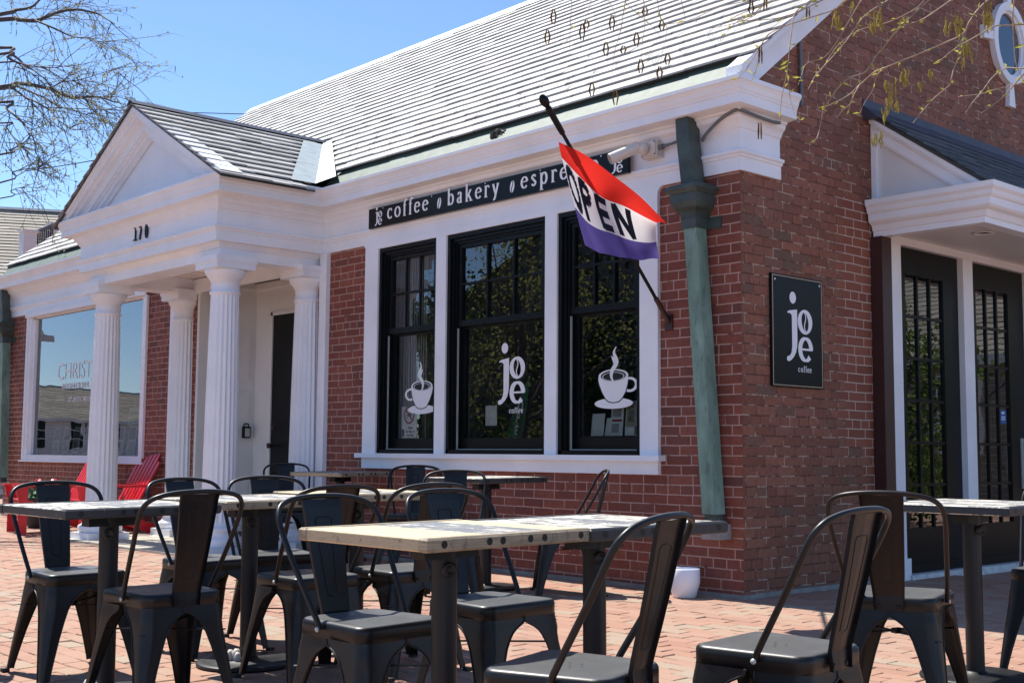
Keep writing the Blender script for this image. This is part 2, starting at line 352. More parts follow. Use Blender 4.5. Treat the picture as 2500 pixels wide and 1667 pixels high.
# ---- gable rake board on the right end
mb=MB()
lo=lambda y:3.38+.777*y; hi=lambda y:zr(y)+.0
for y0,y1 in((.0,RIDGE),):
    mb.prism([(y0,lo(y0)),(y1,lo(y1)),(y1,hi(y1)-.05),(y0,hi(y0)-.05)],f,0,.045)
    mb.prism([(-.2,hi(-.2)-.1),(y1,hi(y1)-.10),(y1,hi(y1)-.0),(-.2,hi(-.2)-.0)],f,.045,.13)
    mb.prism([(-.2,hi(-.2)-.05),(y1,hi(y1)-.05),(y1,hi(y1)-.0),(-.2,hi(-.2)-.0)],f,.13,.175)
    mb.prism([(-.2,3.42),(.0,3.42),(.0,hi(0)-.1),(-.2,hi(-.2)-.1)],f,.02,.11)
    mb.prism([(2*RIDGE-y0,lo(y0)),(y1,lo(y1)),(y1,hi(y1)-.05),(2*RIDGE-y0,hi(y0)-.05)],f,0,.045)
mb.build('rake_board',m_white,shop)
# cornice return cap
mb=MB(); mb.box(-.02,.19,-.2,.44,3.40,3.427); mb.build('return_cap',m_white,shop)
# ---- oval window in the gable
ov=MB(); cy,cz=3.95,4.65
def oval(mb,ry0,rz0,ry1,rz1,x0,x1,mi=0,n=40):
    vs=[];
    for x in(x0,x1):
        for ry,rz_ in((ry0,rz0),(ry1,rz1)):
            for j in range(n): a=2*PI*j/n; vs.append((x,cy+ry*math.cos(a),cz+rz_*math.sin(a)))
    F=[]
    for j in range(n):
        k=(j+1)%n; F+=[(2*n+j,2*n+k,3*n+k,3*n+j),(n+j,n+k,3*n+k,3*n+j),(j,2*n+j,2*n+k,k)]
    mb.add(vs,F,mi)
oval(ov,.255,.30,.33,.375,0,.05); oval(ov,.235,.28,.27,.315,-.02,.025)
for dy,dz in((0,-1),(0,1),(-1,0),(1,0)):
    if dz: P=[(cy-.035,cz+dz*.36),(cy+.035,cz+dz*.36),(cy+.06,cz+dz*.58),(cy-.06,cz+dz*.58)]
    else: P=[(cy+dy*.32,cz-.035),(cy+dy*.32,cz+.035),(cy+dy*.5,cz+.06),(cy+dy*.5,cz-.06)]
    ov.prism(P,f,0,.04)
w=ov.build('oval_window',m_white,shop)
mb=MB(); mb.disc((.006,cy,cz),.245,(1,0,0),40,rz=.29); mb.build('pane',m_glass2,w)
mb=MB(); mb.box(-.0,.004,cy-.24,cy+.24,cz-.28,cz+.28); mb.build('backing',m_dark,w)
mb=MB(); mb.tube([(.02,.70,3.43),(.02,.69,4.2),(.02,.69,5.2)],.014,8); mb.tube([(.0,1.35,2.6),(.02,1.35,2.62)],.004,5)
tag(mb.build('conduit_pipe',m_grey),'thin grey conduit pipe running up the brick gable','pipe')
# ---------------------------------------------------------------- porch
fz=lambda a,b,c:(a,c,b)
mb=MB()
mb.box(PX0+.02,PX1-.02,PY+.02,-.02,2.87,3.38)                       # hollow box behind the frieze; its underside is the ceiling
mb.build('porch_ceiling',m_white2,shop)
mb=MB()
for i in range(11): mb.box(PX0+.35,PX1-.35,-.86+i*.083,-.853+i*.083,2.862,2.872)
for i in range(9): mb.box(-7.45,-5.3,.02+i*.083,.027+i*.083,2.862,2.872)
mb.build('board_joint',m_camw,shop)
beam=[(0,2.71),(0,2.80),(.012,2.806),(.03,2.83),(.045,2.848),(.045,2.857),(-.1,2.857)]
bx0,bx1,by=-7.81,-5.03,-1.08
mb=MB()
sweep(mb,[(bx0,0),(bx0,by),(bx1,by),(bx1,0)],[(-.26,2.71)]+beam+[(-.26,2.857)])
sweep(mb,[(bx0+.26,0),(bx0+.26,by+.26),(bx1-.26,by+.26),(bx1-.26,0)],[(0,2.71),(0,2.80),(-.01,2.85),(-.02,2.875)],caps=False)
mb.box(bx0+.26,bx1-.26,-.03,.02,2.71,2.875)
mb.build('porch_beam',m_white,shop)
# columns
def column(x,y,engaged=False):
    c=empty('column',(x,y,gz(y)+.0)); c.parent=shop
    H=2.71-gz(y); n=20
    m=MB(); b=.225
    m.box(-b,b,-b,b,-.03,.085); m.build('plinth',m_white,c)
    m=MB(); m.lathe([(.2,.085),(.222,.1),(.228,.13),(.222,.158),(.2,.17),(.19,.175),(.19,.185),(.178,.2),(.176,.215),(.19,.222),(.197,.24),(.19,.258),(.168,.262),(.163,.30)],n=40); m.build('base',m_white,c)
    m=MB(); vs=[]; zz=[.29,.31,.33,.9,1.5,2.05,2.33,2.36,2.385]; NN=n*6
    for i,z in enumerate(zz):
        t=(z-.29)/2.1; r=.160-.031*t**1.5; dep=0 if i in(0,8) else (.5 if i in(1,7) else 1)
        for j in range(NN):
            a=2*PI*j/NN; q=(j%6)/6; k=math.sin(PI*min(q/.8,1)) if q<.8 else 0
            rr=r-.014*k*dep; vs.append((rr*math.cos(a),rr*math.sin(a),z))
    m.add(vs,[(i*NN+j,i*NN+(j+1)%NN,(i+1)*NN+(j+1)%NN,(i+1)*NN+j) for i in range(8) for j in range(NN)],0,True)
    m.build('shaft',m_white,c)
    m=MB(); m.lathe([(.129,2.38),(.14,2.385),(.143,2.395),(.14,2.405),(.13,2.412),(.13,2.50),(.137,2.505),(.150,2.53),(.178,2.56),(.19,2.585),(.192,2.605),(.187,2.61)],n=40)
    m.box(-.2,.2,-.2,.2,2.61,2.672); m.box(-.212,.212,-.212,.212,2.672,H+.03); m.box(-.205,.205,-.205,.205,2.66,2.672)
    m.build('capital',m_white,c)
for x in(-7.67,-5.17):
    column(x,-.94); column(x,-.03,True)
mb=MB(); mb.box(-4.985,-4.845,-.03,.0,.0,2.857); mb.box(-4.9,-4.845,-.045,-.03,.0,2.85); mb.build('corner_board',m_white,shop)
mb=MB(); mb.box(-8.04,-7.86,-.03,0,0,2.857); mb.build('corner_board',m_white,shop)
mb=MB(); mb.box(-8.2,-4.65,-1.25,.0,-.1,.028); mb.box(-7.44,-5.31,0,.72,-.1,.045); s_=mb.build('porch_slab',m_slab,shop)
# recessed entry walls with raised panels
mb=MB(); mb.box(-7.452,-7.40,.0,.74,.04,2.87); mb.box(-5.35,-5.298,.0,.74,.04,2.87); mb.box(-7.40,-7.06,.72,.78,.04,2.87); mb.box(-6.14,-5.35,.72,.78,.04,2.87); mb.box(-7.06,-6.14,.72,.78,2.52,2.87)
for z0,z1 in((.35,.95),(1.08,1.62),(1.74,2.3)):
    for y0,y1 in((.12,.36),(.44,.66)):
        mb.box(-7.40,-7.385,y0,y1,z0,z1); mb.box(-7.385,-7.378,y0+.03,y1-.03,z0+.03,z1-.03)
mb.box(-7.40,-7.37,0,.72,2.80,2.87); mb.box(-7.37,-5.35,.69,.72,2.80,2.87)
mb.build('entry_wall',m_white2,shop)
mb=MB(); mb.box(-7.06,-7.02,.70,.76,.05,2.52); mb.box(-6.18,-6.14,.70,.76,.05,2.52); mb.box(-7.06,-6.14,.70,.76,2.48,2.52); 
dr=mb.build('entry_door_frame',m_white2,shop)
mb=MB(); mb.box(-7.02,-6.18,.715,.75,.05,2.48)
for z0,z1 in((.2,.9),(1.05,2.3)):
    mb.box(-6.93,-6.27,.705,.715,z0,z1)
d_=mb.build('entry_door',m_blackp,shop)
mb=MB(); mb.lathe([(.012,0),(.012,.04),(.03,.05),(.03,.07),(.01,.08)],(-6.95,.705,1.02),14,M=Matrix.Rotation(PI/2,4,'X')); mb.lathe([(.02,0),(.02,.02),(.005,.022)],(-6.95,.705,1.22),14,M=Matrix.Rotation(PI/2,4,'X')); mb.build('door_knob',m_brown,d_)
# pediment
AX,AZ=-6.40,4.375
GX0,GX1,GZ=-8.21,-4.60,3.42
def rk(x): return AZ-(AZ-GZ)*abs(x-AX)/((GX1-AX) if x>AX else (AX-GX0))
mb=MB(); mb.prism([(GX0+.25,3.40),(GX1-.25,3.40),(AX,AZ-.14)],fz,PY+.06,PY+.1); mb.build('pediment_panel',m_white,shop)
mb=MB()
def rake(d0,d1,y0,y1):      # a raking band between two drops below the roof line
    for sx,ex in((AX,GX0),(AX,GX1)):
        P=[(sx,AZ-d0),(ex,GZ-d0),(ex,GZ-d1),(sx,AZ-d1)]
        sl=(AZ-GZ)/abs(ex-sx); sg=1 if ex>sx else -1
        P[1]=(ex-sg*d0/sl*1.0,GZ) if d0>0 else (ex,GZ); P[2]=(ex-sg*d1/sl,GZ)
        if d0>0: pass
        mb.prism(P,fz,y0,y1)
rake(.0,.055,-1.335,PY+.05); rake(.055,.075,-1.318,PY+.05); rake(.075,.12,-1.30,PY+.05); rake(.12,.15,-1.262,PY+.05); rake(.15,.24,-1.215,PY+.05); rake(.24,.262,-1.19,PY+.05); rake(.262,.30,-1.165,PY+.055); rake(.30,.325,-1.13,PY+.055)
mb.build('raking_cornice',m_white,shop)
# porch roof slates
mb=MB(); r=random.Random(11)
def pslates(sg,x_e,seed):
    r=random.Random(seed); L=abs(x_e-AX); n=12; ex=L/n
    for i in range(n):
        d0=L-ex*i+ (.03 if i==0 else 0); d1=max(d0-ex*1.25,.0)
        y=-1.36-r.random()*.04
        ysl=-.05 if i<1 else None
        while True:
            w=.24*r.uniform(.8,1.2); a=max(y,-1.36); b=y+w-.004; y+=w
            zc=AZ+.02-PRM*d0; yv=(AZ-PRM*d0-RZ0)/RM-.06
            if a>=yv: break
            b=min(b,yv)
            if b-a<.03: break
            t=.014+r.uniform(0,.006); dz=r.uniform(0,.006); j=r.uniform(-.008,.008)
            xa=AX+sg*(d0+j); xb=AX+sg*d1; za=AZ+.012-PRM*(d0+j)+dz; zb=AZ+.012-PRM*d1
            V=[(xa,a,za),(xa,b,za),(xb,b,zb-.012),(xb,a,zb-.012),(xa,a,za+t),(xa,b,za+t),(xb,b,zb-.008),(xb,a,zb-.008)]
            mb.add(V,[(0,1,5,4),(4,5,6,7),(1,2,6,5),(0,4,7,3)] if sg>0 else [(4,5,1,0),(7,6,5,4),(5,6,2,1),(3,7,4,0)])
pslates(1,GX1+.03,21); pslates(-1,GX0-.02,22)
pr=mb.build('porch_slate_roof',m_slate,shop)
mb=MB()
for sg,xe in((1,GX1+.02),(-1,GX0-.01)):
    d=abs(xe-AX); xx=AX+sg*d
    mb.add([(AX,-1.345,AZ-.02),(xx,-1.345,AZ-PRM*d-.02),(xx,(AZ-PRM*d-RZ0)/RM,AZ-PRM*d-.02),(AX,(AZ-RZ0)/RM,AZ-.02),(AX,-1.345,AZ-.003),(xx,-1.345,AZ-PRM*d-.003),(xx,(AZ-PRM*d-RZ0)/RM,AZ-PRM*d-.003),(AX,(AZ-RZ0)/RM,AZ-.003)],[(0,1,5,4),(4,5,6,7),(0,3,2,1),(1,2,6,5)])
mb.build('roof_deck',m_slate2,pr)
mb=MB(); P=[(AX-.07,AZ-.005),(AX,AZ+.045),(AX+.07,AZ-.005),(AX,AZ+.03)]
mb.prism(P,fz,-1.37,.93); mb.build('ridge_cap',m_navy,pr)
# valley flashing of pale lead on both roof slopes
mb=MB()
for sg in(1,-1):
    xe=GX1-.1 if sg>0 else GX0+.1
    d=abs(xe-AX); yb=(AZ-PRM*d-RZ0)/RM; yt=(AZ-RZ0)/RM-.1; dt=(AZ-(RZ0+RM*yt))/PRM
    A=Vector((AX+sg*d,yb,zr(yb))); B=Vector((AX+sg*dt,yt,zr(yt)))
    w0,w1=.30,.20
    C1=Vector((A.x+sg*w0,A.y+.04,zr(A.y+.04))); D1=Vector((B.x+sg*w1,B.y,zr(B.y)))
    E1=Vector((A.x,A.y-.28,A.z)); F1=Vector((B.x,B.y-.26,B.z))
    n1=Vector((0,-RM,1)).normalized()*.03; n2=Vector((sg*PRM,0,1)).normalized()*.03
    up=(n1+n2)*.55
    mb.add([A+up,B+up,D1+n1,C1+n1],[(0,1,2,3)]); mb.add([A+up,B+up,F1+n2,E1+n2],[(0,3,2,1)])
mb.build('valley_flashing',m_lead,pr)
# house number
def text(s,size,mat,name,parent,mtx,ext=.002,off=0,sx=1.0,shear=0,align='LEFT'):
    cu=bpy.data.curves.new(name,'FONT'); cu.body=s; cu.size=size; cu.extrude=ext; cu.offset=off; cu.shear=shear; cu.align_x=align; cu.resolution_u=4
    o=bpy.data.objects.new('tmp',cu); COL.objects.link(o)
    bpy.context.view_layer.update()
    me=bpy.data.meshes.new_from_object(o,depsgraph=bpy.context.evaluated_depsgraph_get()); bpy.data.objects.remove(o)
    me.transform(Matrix.Diagonal((sx,1,1,1))); me.transform(mtx); me.name=name
    me.materials.clear(); me.materials.append(mat)
    q=bpy.data.objects.new(name,me); COL.objects.link(q)
    if parent is not None: q.parent=parent
    return q
FR=lambda x,y,z: Matrix(((1,0,0,x),(0,0,-1,y),(0,1,0,z),(0,0,0,1)))     # text reading along +X, facing -Y
RGM=lambda x,y,z: Matrix(((0,0,1,x),(1,0,0,y),(0,1,0,z),(0,0,0,1)))     # text reading along +Y, facing +X
# ---------------------------------------------------------------- serif pen lettering
def rib(pts,w0,w1,ang=0):
    P=[Vector(p) for p in pts]; L=[];Rr=[]; n=len(P)
    for i in range(n):
        d=(P[min(i+1,n-1)]-P[max(i-1,0)]).normalized(); k=abs(math.sin(math.atan2(d.y,d.x)-ang)); w=w0+(w1-w0)*k
        nn=Vector((-d.y,d.x))*w/2; L.append(P[i]+nn); Rr.append(P[i]-nn)
    return [(L[i],L[i+1],Rr[i+1],Rr[i]) for i in range(n-1)]
def el(cx,cy,rx,ry,a0,a1,n=18): return [(cx+rx*math.cos(R(a0+(a1-a0)*i/n)),cy+ry*math.sin(R(a0+(a1-a0)*i/n))) for i in range(n+1)]
def ln(*p): return list(p)
def blob(x,y,r): return [[Vector((x+r*math.cos(2*PI*i/12),y+r*math.sin(2*PI*i/12))) for i in range(12)]]
GL={'c':(.82,[el(.42,.5,.33,.45,48,318)],[(.66,.8,.09)],[]),
'o':(.96,[el(.46,.5,.36,.45,0,360,28)],[],[]),
'e':(.86,[el(.43,.5,.34,.45,8,322),ln((.1,.56),(.76,.56))],[],[]),
'f':(.56,[ln((.26,.0),(.26,1.2)),el(.46,1.2,.2,.28,180,60,8),],[(.6,1.42,.08)],[(.06,.46,0),(.05,.52,.96)]),
'b':(.98,[ln((.2,0.0),(.2,1.5)),el(.50,.5,.30,.45,150,-150,20)],[],[(.02,.2,1.5)]),
'a':(.84,[ln((.56,.04),(.56,.72)),el(.36,.72,.2,.23,0,150,10),el(.34,.27,.22,.22,30,330,14),ln((.56,.04),(.72,.03))],[(.2,.8,.07)],[]),
'k':(.98,[ln((.2,0.0),(.2,1.5)),ln((.26,.42),(.68,.93)),ln((.4,.58),(.76,.03))],[],[(.02,.4,0),(.02,.2,1.5),(.52,.84,.95),(.56,.95,0)]),
'r':(.70,[ln((.22,0.0),(.22,.95)),el(.46,.66,.24,.28,170,60,8)],[(.6,.84,.09)],[(.03,.44,0),(.03,.22,.95)]),
'y':(.90,[ln((.14,.94),(.46,.06)),ln((.76,.94),(.40,-.2),(.28,-.38))],[(.2,-.38,.08)],[(.0,.3,.95),(.58,.88,.95)]),
's':(.70,[smoothpath([(.58,.8,0),(.36,.95,0),(.16,.76,0),(.34,.54,0),(.56,.3,0),(.38,.06,0),(.12,.2,0)],5)],[],[]),
'p':(.98,[ln((.22,-.42),(.22,.95)),el(.50,.5,.30,.45,150,-150,20)],[],[(.03,.44,-.42),(.03,.22,.95)])}
def lettering(mb,s,x0,z0,sc,fn,track=.06,w1=.25,w0=.09):
    x=x0; k=0
    for ch in s:
        if ch==' ': x+=sc*.45; continue
        w,st,dots,ser=GL[ch]
        polys=[]
        for p in st: polys.append([q for q in rib([(a[0],a[1]) for a in p],w0,w1)])
        for i,grp in enumerate(polys):
            k+=1; d=.0006*(k%5)
            for q in grp: mb.add([fn(x+v.x*sc,z0+v.y*sc,d) for v in q],[(0,1,2,3)])
        for (dx,dy,rr) in dots:
            k+=1; d=.0006*(k%5)+.0003
            for b in blob(dx,dy,rr): mb.add([fn(x+v.x*sc,z0+v.y*sc,d) for v in b],[tuple(range(12))])
        for (a,b,yy) in ser:
            k+=1; d=.0006*(k%5)+.00015
            mb.add([fn(x+a*sc,z0+(yy-.035)*sc,d),fn(x+b*sc,z0+(yy-.035)*sc,d),fn(x+b*sc,z0+(yy+.035)*sc,d),fn(x+a*sc,z0+(yy+.035)*sc,d)],[(0,1,2,3)])
        x+=sc*(w+track)
    return x
def bean(mb,cx,cz,rx,rz,fn,mi=0,mi2=1,tilt=.12):
    E=[(cx+rx*math.cos(2*PI*i/24)+tilt*rz*math.sin(2*PI*i/24),cz+rz*math.sin(2*PI*i/24)) for i in range(24)]
    mb.add([fn(a,b,.0) for a,b in E],[tuple(range(24))],mi)
    c=[(cx+tilt*rz*t*.9+rx*.22*math.sin(t*PI),cz+rz*t) for t in [-1.05+2.1*i/10 for i in range(11)]]
    for q in rib(c,rx*.22,rx*.3): mb.add([fn(v.x,v.y,.0012) for v in q],[(0,1,2,3)],mi2)
def joelogo(mb,x0,z0,s,fn,coffee=True):
    # letters j, o with a coffee bean inside, e
    J=[(-.68,1.90),(-.55,1.955),(-.03,2.03),(-.03,.80),(-.06,.55),(-.14,.33),(-.28,.16),(-.45,.03),(-.60,-.03),(-.72,0),(-.75,.09),(-.70,.17),(-.60,.19),(-.52,.22),(-.43,.34),(-.385,.55),(-.385,1.74),(-.42,1.81),(-.52,1.85),(-.68,1.86)]
    mb.add([fn(x0+a*s,z0+b*s,0) for a,b in J],[tuple(range(len(J)))],0)
    mb.add([fn(x0+(-.31+.215*math.cos(2*PI*i/24))*s,z0+(2.47+.235*math.sin(2*PI*i/24))*s,0) for i in range(24)],[tuple(range(24))],0)
    n=32; vs=[]
    for i in range(n):
        a=2*PI*i/n; vs.append(fn(x0+(.5+.5*math.cos(a))*s,z0+(1.57+.49*math.sin(a))*s,0))
    for i in range(n):
        a=2*PI*i/n; vs.append(fn(x0+(.5+.23*math.cos(a)-.05*math.sin(a))*s,z0+(1.57+.37*math.sin(a))*s,0))
    mb.add(vs,[(i,(i+1)%n,n+(i+1)%n,n+i) for i in range(n)],0)
    c=[(.5-.05*t+.075*math.sin(t*PI),1.57+.40*t) for t in [-1+2*i/10 for i in range(11)]]
    for q in rib(c,.05,.06): mb.add([fn(x0+v.x*s,z0+v.y*s,.0008) for v in q],[(0,1,2,3)],0)
    for q in rib(el(.52,.49,.37,.43,0,318,26),.10,.27): mb.add([fn(x0+v.x*s,z0+v.y*s,0) for v in q],[(0,1,2,3)],0)
    mb.add([fn(x0+a*s,z0+b*s,.0008) for a,b in((.2,.45),(.99,.45),(.99,.53),(.2,.53))],[(0,1,2,3)],0)
    if coffee: lettering(mb,'coffee',x0+.0*s,z0-.41*s,.16*s,fn,track=.2,w1=.24,w0=.11)
# fascia sign
sign=empty('fascia_sign',(-2.52,-.06,3.07),0,'long black fascia sign reading coffee bakery espresso above the windows','sign')
mb=MB(); L_=-.05
mb.box(-4.115,-.935,-.085,-.055,2.982,3.162); so_=mb.build('sign_board',m_signblk,sign,off=sign.location)
fn=lambda a,b,d:(a,-.0865-d,b)
mb=MB()
joelogo(mb,-3.972,3.0,.062,fn,False)
lettering(mb,'coffee',-3.83,3.035,.096,fn,track=.30)
bean(mb,-3.095,3.075,.026,.05,fn,0,1)
lettering(mb,'bakery',-2.985,3.035,.096,fn,track=.32)
bean(mb,-2.172,3.072,.026,.05,fn,0,1)
lettering(mb,'espresso',-2.07,3.035,.096,fn,track=.34)
joelogo(mb,-1.045,2.995,.062,fn,False)
for x in(-3.9,-3.2,-2.5,-1.85,-1.2): mb.disc((x,-.0868,3.149),.006,(0,-1,0),10)
mb.build('lettering',[m_letter,m_signblk],sign,off=sign.location)
# wall sign on the side wall
sign=empty('wall_sign',(.02,.61,1.81),0,'black rectangular joe coffee sign with thin gold border on the side brick wall','sign')
mb=MB(); mb.box(.004,.022,.308,.918,1.42,2.195); mb.build('sign_board',m_signblk,sign,off=sign.location)
m_gold=simple('gold_line',(.62,.48,.33),.4,.05,8)
mb=MB()
for (y0,y1,z0,z1) in((.318,.908,1.43,1.434),(.318,.908,2.181,2.185),(.318,.322,1.434,2.181),(.904,.908,1.434,2.181)): mb.box(.022,.0235,y0,y1,z0,z1)
mb.build('border_line',m_gold,sign,off=sign.location)
mb=MB(); fn=lambda a,b,d:(.0245+d,a,b); joelogo(mb,.607,1.603,.178,fn)
mb.build('lettering',[m_letter],sign,off=sign.location)
for yy in(.345,.88): mb=MB(); mb.disc((.0245,yy,2.155),.008,(1,0,0),10); mb.build('screw',m_letter,sign,off=sign.location)
num=empty('house_number',(-6.4,PY-.02,3.1),0,'black house number 170 on the white porch frieze','number')
for i,(ch,x) in enumerate((('1',-6.585),('7',-6.475),('0',-6.345))):
    sx=.62
    text(ch,.2,m_blackp,'digit',num,Matrix.Translation(Vector((x,PY-.025,3.045))-num.location)@FR(0,0,0),.006,.004,sx)
mb=MB()
for x0,x1,z0,z1 in((-6.60,-6.52,3.045,3.055),(-6.585,-6.545,3.166,3.176)): mb.box(x0,x1,PY-.032,PY-.02,z0,z1)
mb.build('serif',m_blackp,num,off=num.location)
# ---------------------------------------------------------------- the triple window
for a,b in((-4.235,-4.036),(-3.197,-3.061),(-1.85,-1.719),(-.874,-.703)): mb=MB(); mb.box(a,b,-.03,.06,.946,2.80); mb.build('window_casing',m_white,shop)
mb=MB(); mb.box(-4.29,-.662,-.075,.1,.906,.946); mb.build('window_sill',m_white,shop)
mb=MB(); mb.box(-4.235,-.703,-.034,.06,.813,.906); mb.build('window_apron',m_white,shop)
def sashwin(x0,x1,name='sash_window'):
    w=empty(name,((x0+x1)/2,0,.946)); w.parent=shop; o=w.location
    z0,z1=.948,2.80; mt=2.055
    m=MB()
    for a,b,y in((.0,.035,-.012),(.035,.062,.012),(.062,.082,.03)):
        m.box(x0+a,x0+b,y,.16,z0,z1-a); m.box(x1-b,x1-a,y,.16,z0,z1-a); m.box(x0+b,x1-b,y,.16,z1-b,z1-a)
    m.box(x0,x1,-.012,.16,z0-.0,z0+.03); m.build('frame',m_blackp,w,off=o)
    # upper sash, six lites
    a,b=x0+.083,x1-.083; t,bo=z1-.083,2.015
    m=MB(); m.box(a,a+.035,.045,.075,bo,t); m.box(b-.035,b,.045,.075,bo,t); m.box(a,b,.044,.076,t-.035,t); m.box(a,b,.042,.078,bo,mt+.012)
    g0,g1,gb,gt=a+.035,b-.035,mt+.012,t-.035
    for i in(1,2): x=g0+(g1-g0)*i/3; m.box(x-.009,x+.009,.047,.066,gb,gt)
    zm=(gb+gt)/2; m.box(g0,g1,.0475,.0655,zm-.009,zm+.009)
    u=m.build('upper_sash',m_blackp,w,off=o)
    m=MB(); m.quad((g0,.068,gb),(g1,.068,gb),(g1,.068,gt),(g0,.068,gt)); q=m.build('pane',m_glass,u,off=o)
    m=MB(); m.box(a,a+.045,.085,.12,z0+.03,bo+.03); m.box(b-.045,b,.085,.12,z0+.03,bo+.03); m.box(a,b,.084,.121,z0+.03,1.078); m.box(a,b,.083,.12,bo-.02,bo+.03)
    l=m.build('lower_sash',m_blackp,w,off=o)
    m=MB(); m.quad((a+.045,.1,1.078),(b-.045,.1,1.078),(b-.045,.1,bo-.02),(a+.045,.1,bo-.02)); q=m.build('pane',m_glass,l,off=o)
    m=MB(); m.box(a+.0,a+.006,.036,.04,z0+.04,2.0); m.box(a+.014,a+.018,.036,.04,z0+.04,2.0); m.box(a,b,.032,.036,z0+.034,z0+.04); m.build('track',m_lead,w,off=o)
    return w
W1=sashwin(-4.036,-3.197); W2=sashwin(-3.061,-1.85); W3=sashwin(-1.719,-.874)
YG=.098
fn=lambda a,b,d:(a,YG-d,b)
def cup(mb,cx,cz,s,flip):
    X=lambda a,b,d: fn(cx+flip*a*s,cz+b*s*.67,d)
    # saucer, bowl, handle, rim and steam
    n=28
    mb.add([X(.5*math.cos(2*PI*i/n),-.34+.155*math.sin(2*PI*i/n),0) for i in range(n)],[tuple(range(n))],0)
    B=[(-.39,.44),(-.40,.36),(-.36,.18),(-.29,-.02),(-.20,-.20),(-.12,-.28),(.0,-.31),(.14,-.28),(.22,-.20),(.31,-.02),(.36,.18),(.385,.36),(.37,.44)]
    B0=[(a*1.06,b-.03) for a,b in B[1:-1]]
    mb.add([X(a,b,.0006) for a,b in B0],[tuple(range(len(B0)))],1)
    mb.add([X(a,b,.0012) for a,b in B],[tuple(range(len(B)))],0)
    ring=lambda rx0,rz0,rx1,rz1,cy,d,mi:mb.add([X(rx0*math.cos(2*PI*i/n),cy+rz0*math.sin(2*PI*i/n),d) for i in range(n)]+[X(rx1*math.cos(2*PI*i/n),cy+rz1*math.sin(2*PI*i/n),d) for i in range(n)],[(i,(i+1)%n,n+(i+1)%n,n+i) for i in range(n)],mi)
    mb.add([X(.33*math.cos(2*PI*i/n),.45+.155*math.sin(2*PI*i/n),.0024) for i in range(n)],[tuple(range(n))],1)
    ring(.33,.155,.39,.19,.45,.0018,0)
    ring(.27,.115,.29,.128,.43,.003,0)
    for q in rib([(a+.42,b+.18) for a,b in el(0,0,.17,.18,-125,130,14)],.07,.075): mb.add([X(v.x,v.y,.0003) for v in q],[(0,1,2,3)],0)
    for pts,w in(([(.0,.28,0),(-.05,.45,0),(-.02,.62,0),(.05,.78,0),(.0,.95,0),(-.04,1.02,0)],.04),([(.0,.6,0),(.07,.72,0),(.1,.86,0),(.05,1.02,0),(.02,1.14,0),(.08,1.28,0)],.035)):
        sp=smoothpath(pts,4); 
        for i in range(len(sp)-1):
            t=i/len(sp); ww=w*math.sin(PI*min(.95,t+.08))+.008
            a,b=sp[i],sp[i+1]; d=Vector((b.x-a.x,b.y-a.y)).normalized(); nn=Vector((-d.y,d.x))*ww
            mb.add([X(a.x+nn.x,a.y+nn.y,.0036+pts[0][1]*.0004),X(b.x+nn.x,b.y+nn.y,.0036+pts[0][1]*.0004),X(b.x-nn.x,b.y-nn.y,.0036+pts[0][1]*.0004),X(a.x-nn.x,a.y-nn.y,.0036+pts[0][1]*.0004)],[(0,1,2,3)],0)
mb=MB(); cup(mb,-3.53,1.42,.385,-1); mb.build('cup_decal',[m_decal,m_decalblk],W1,off=W1.location)
mb=MB(); cup(mb,-1.245,1.415,.385,1); mb.build('cup_decal',[m_decal,m_decalblk],W3,off=W3.location)
mb=MB(); joelogo(mb,-2.39,1.352,.184,fn); mb.build('lettering',[m_decal],W2,off=W2.location)
# no-bikes notice
nb=empty('window_notice',(-3.72,.09,1.22),0,'small paper notice with red no bicycle symbol at the lower left of the narrow window','notice')
mb=MB(); mb.box(-3.83,-3.612,.110,.112,1.085,1.36); mb.build('paper',m_paper,nb,off=nb.location)
mb=MB(); YY=.1085; c=(-3.72,1.285); n=28
mb.add([(c[0]+rr*math.cos(2*PI*i/n),YY,c[1]+rr*math.sin(2*PI*i/n)) for rr in(.078,.062) for i in range(n)],[(i,(i+1)%n,n+(i+1)%n,n+i) for i in range(n)],0)
mb.add([(c[0]-.05,YY-.0004,c[1]+.04),(c[0]-.04,YY-.0004,c[1]+.05),(c[0]+.05,YY-.0004,c[1]-.04),(c[0]+.04,YY-.0004,c[1]-.05)],[(0,1,2,3)],0)
for dx in(-.03,.03): mb.add([(c[0]+dx+rr*math.cos(2*PI*i/14),YY+.0004,c[1]-.012+rr*math.sin(2*PI*i/14)) for rr in(.02,.015) for i in range(14)],[(i,(i+1)%14,14+(i+1)%14,14+i) for i in range(14)],1)
mb.add([(c[0]-.03,YY+.0002,c[1]-.012),(c[0]-.01,YY+.0002,c[1]+.02),(c[0]+.02,YY+.0002,c[1]+.02),(c[0]+.03,YY+.0002,c[1]-.012),(c[0]+.0,YY+.0002,c[1]-.01)],[(0,1,2,3,4)],1)
mb.box(-3.825,-3.79,YY,YY+.001,1.095,1.16,1)
m_sr=simple('symbol_red',(.30,.03,.035),.6,.1,8)
mb.build('symbol',[m_sr,m_decalblk],nb,off=nb.location)
for i,(s_,z_) in enumerate((('Please',1.165),('No Bikes on',1.133),('our Patio',1.10))): text(s_,.026,m_decalblk,'lettering',nb,Matrix.Translation(Vector((-3.70,YY,z_))-nb.location)@FR(0,0,0),.0002,.0006,1,0,'CENTER')
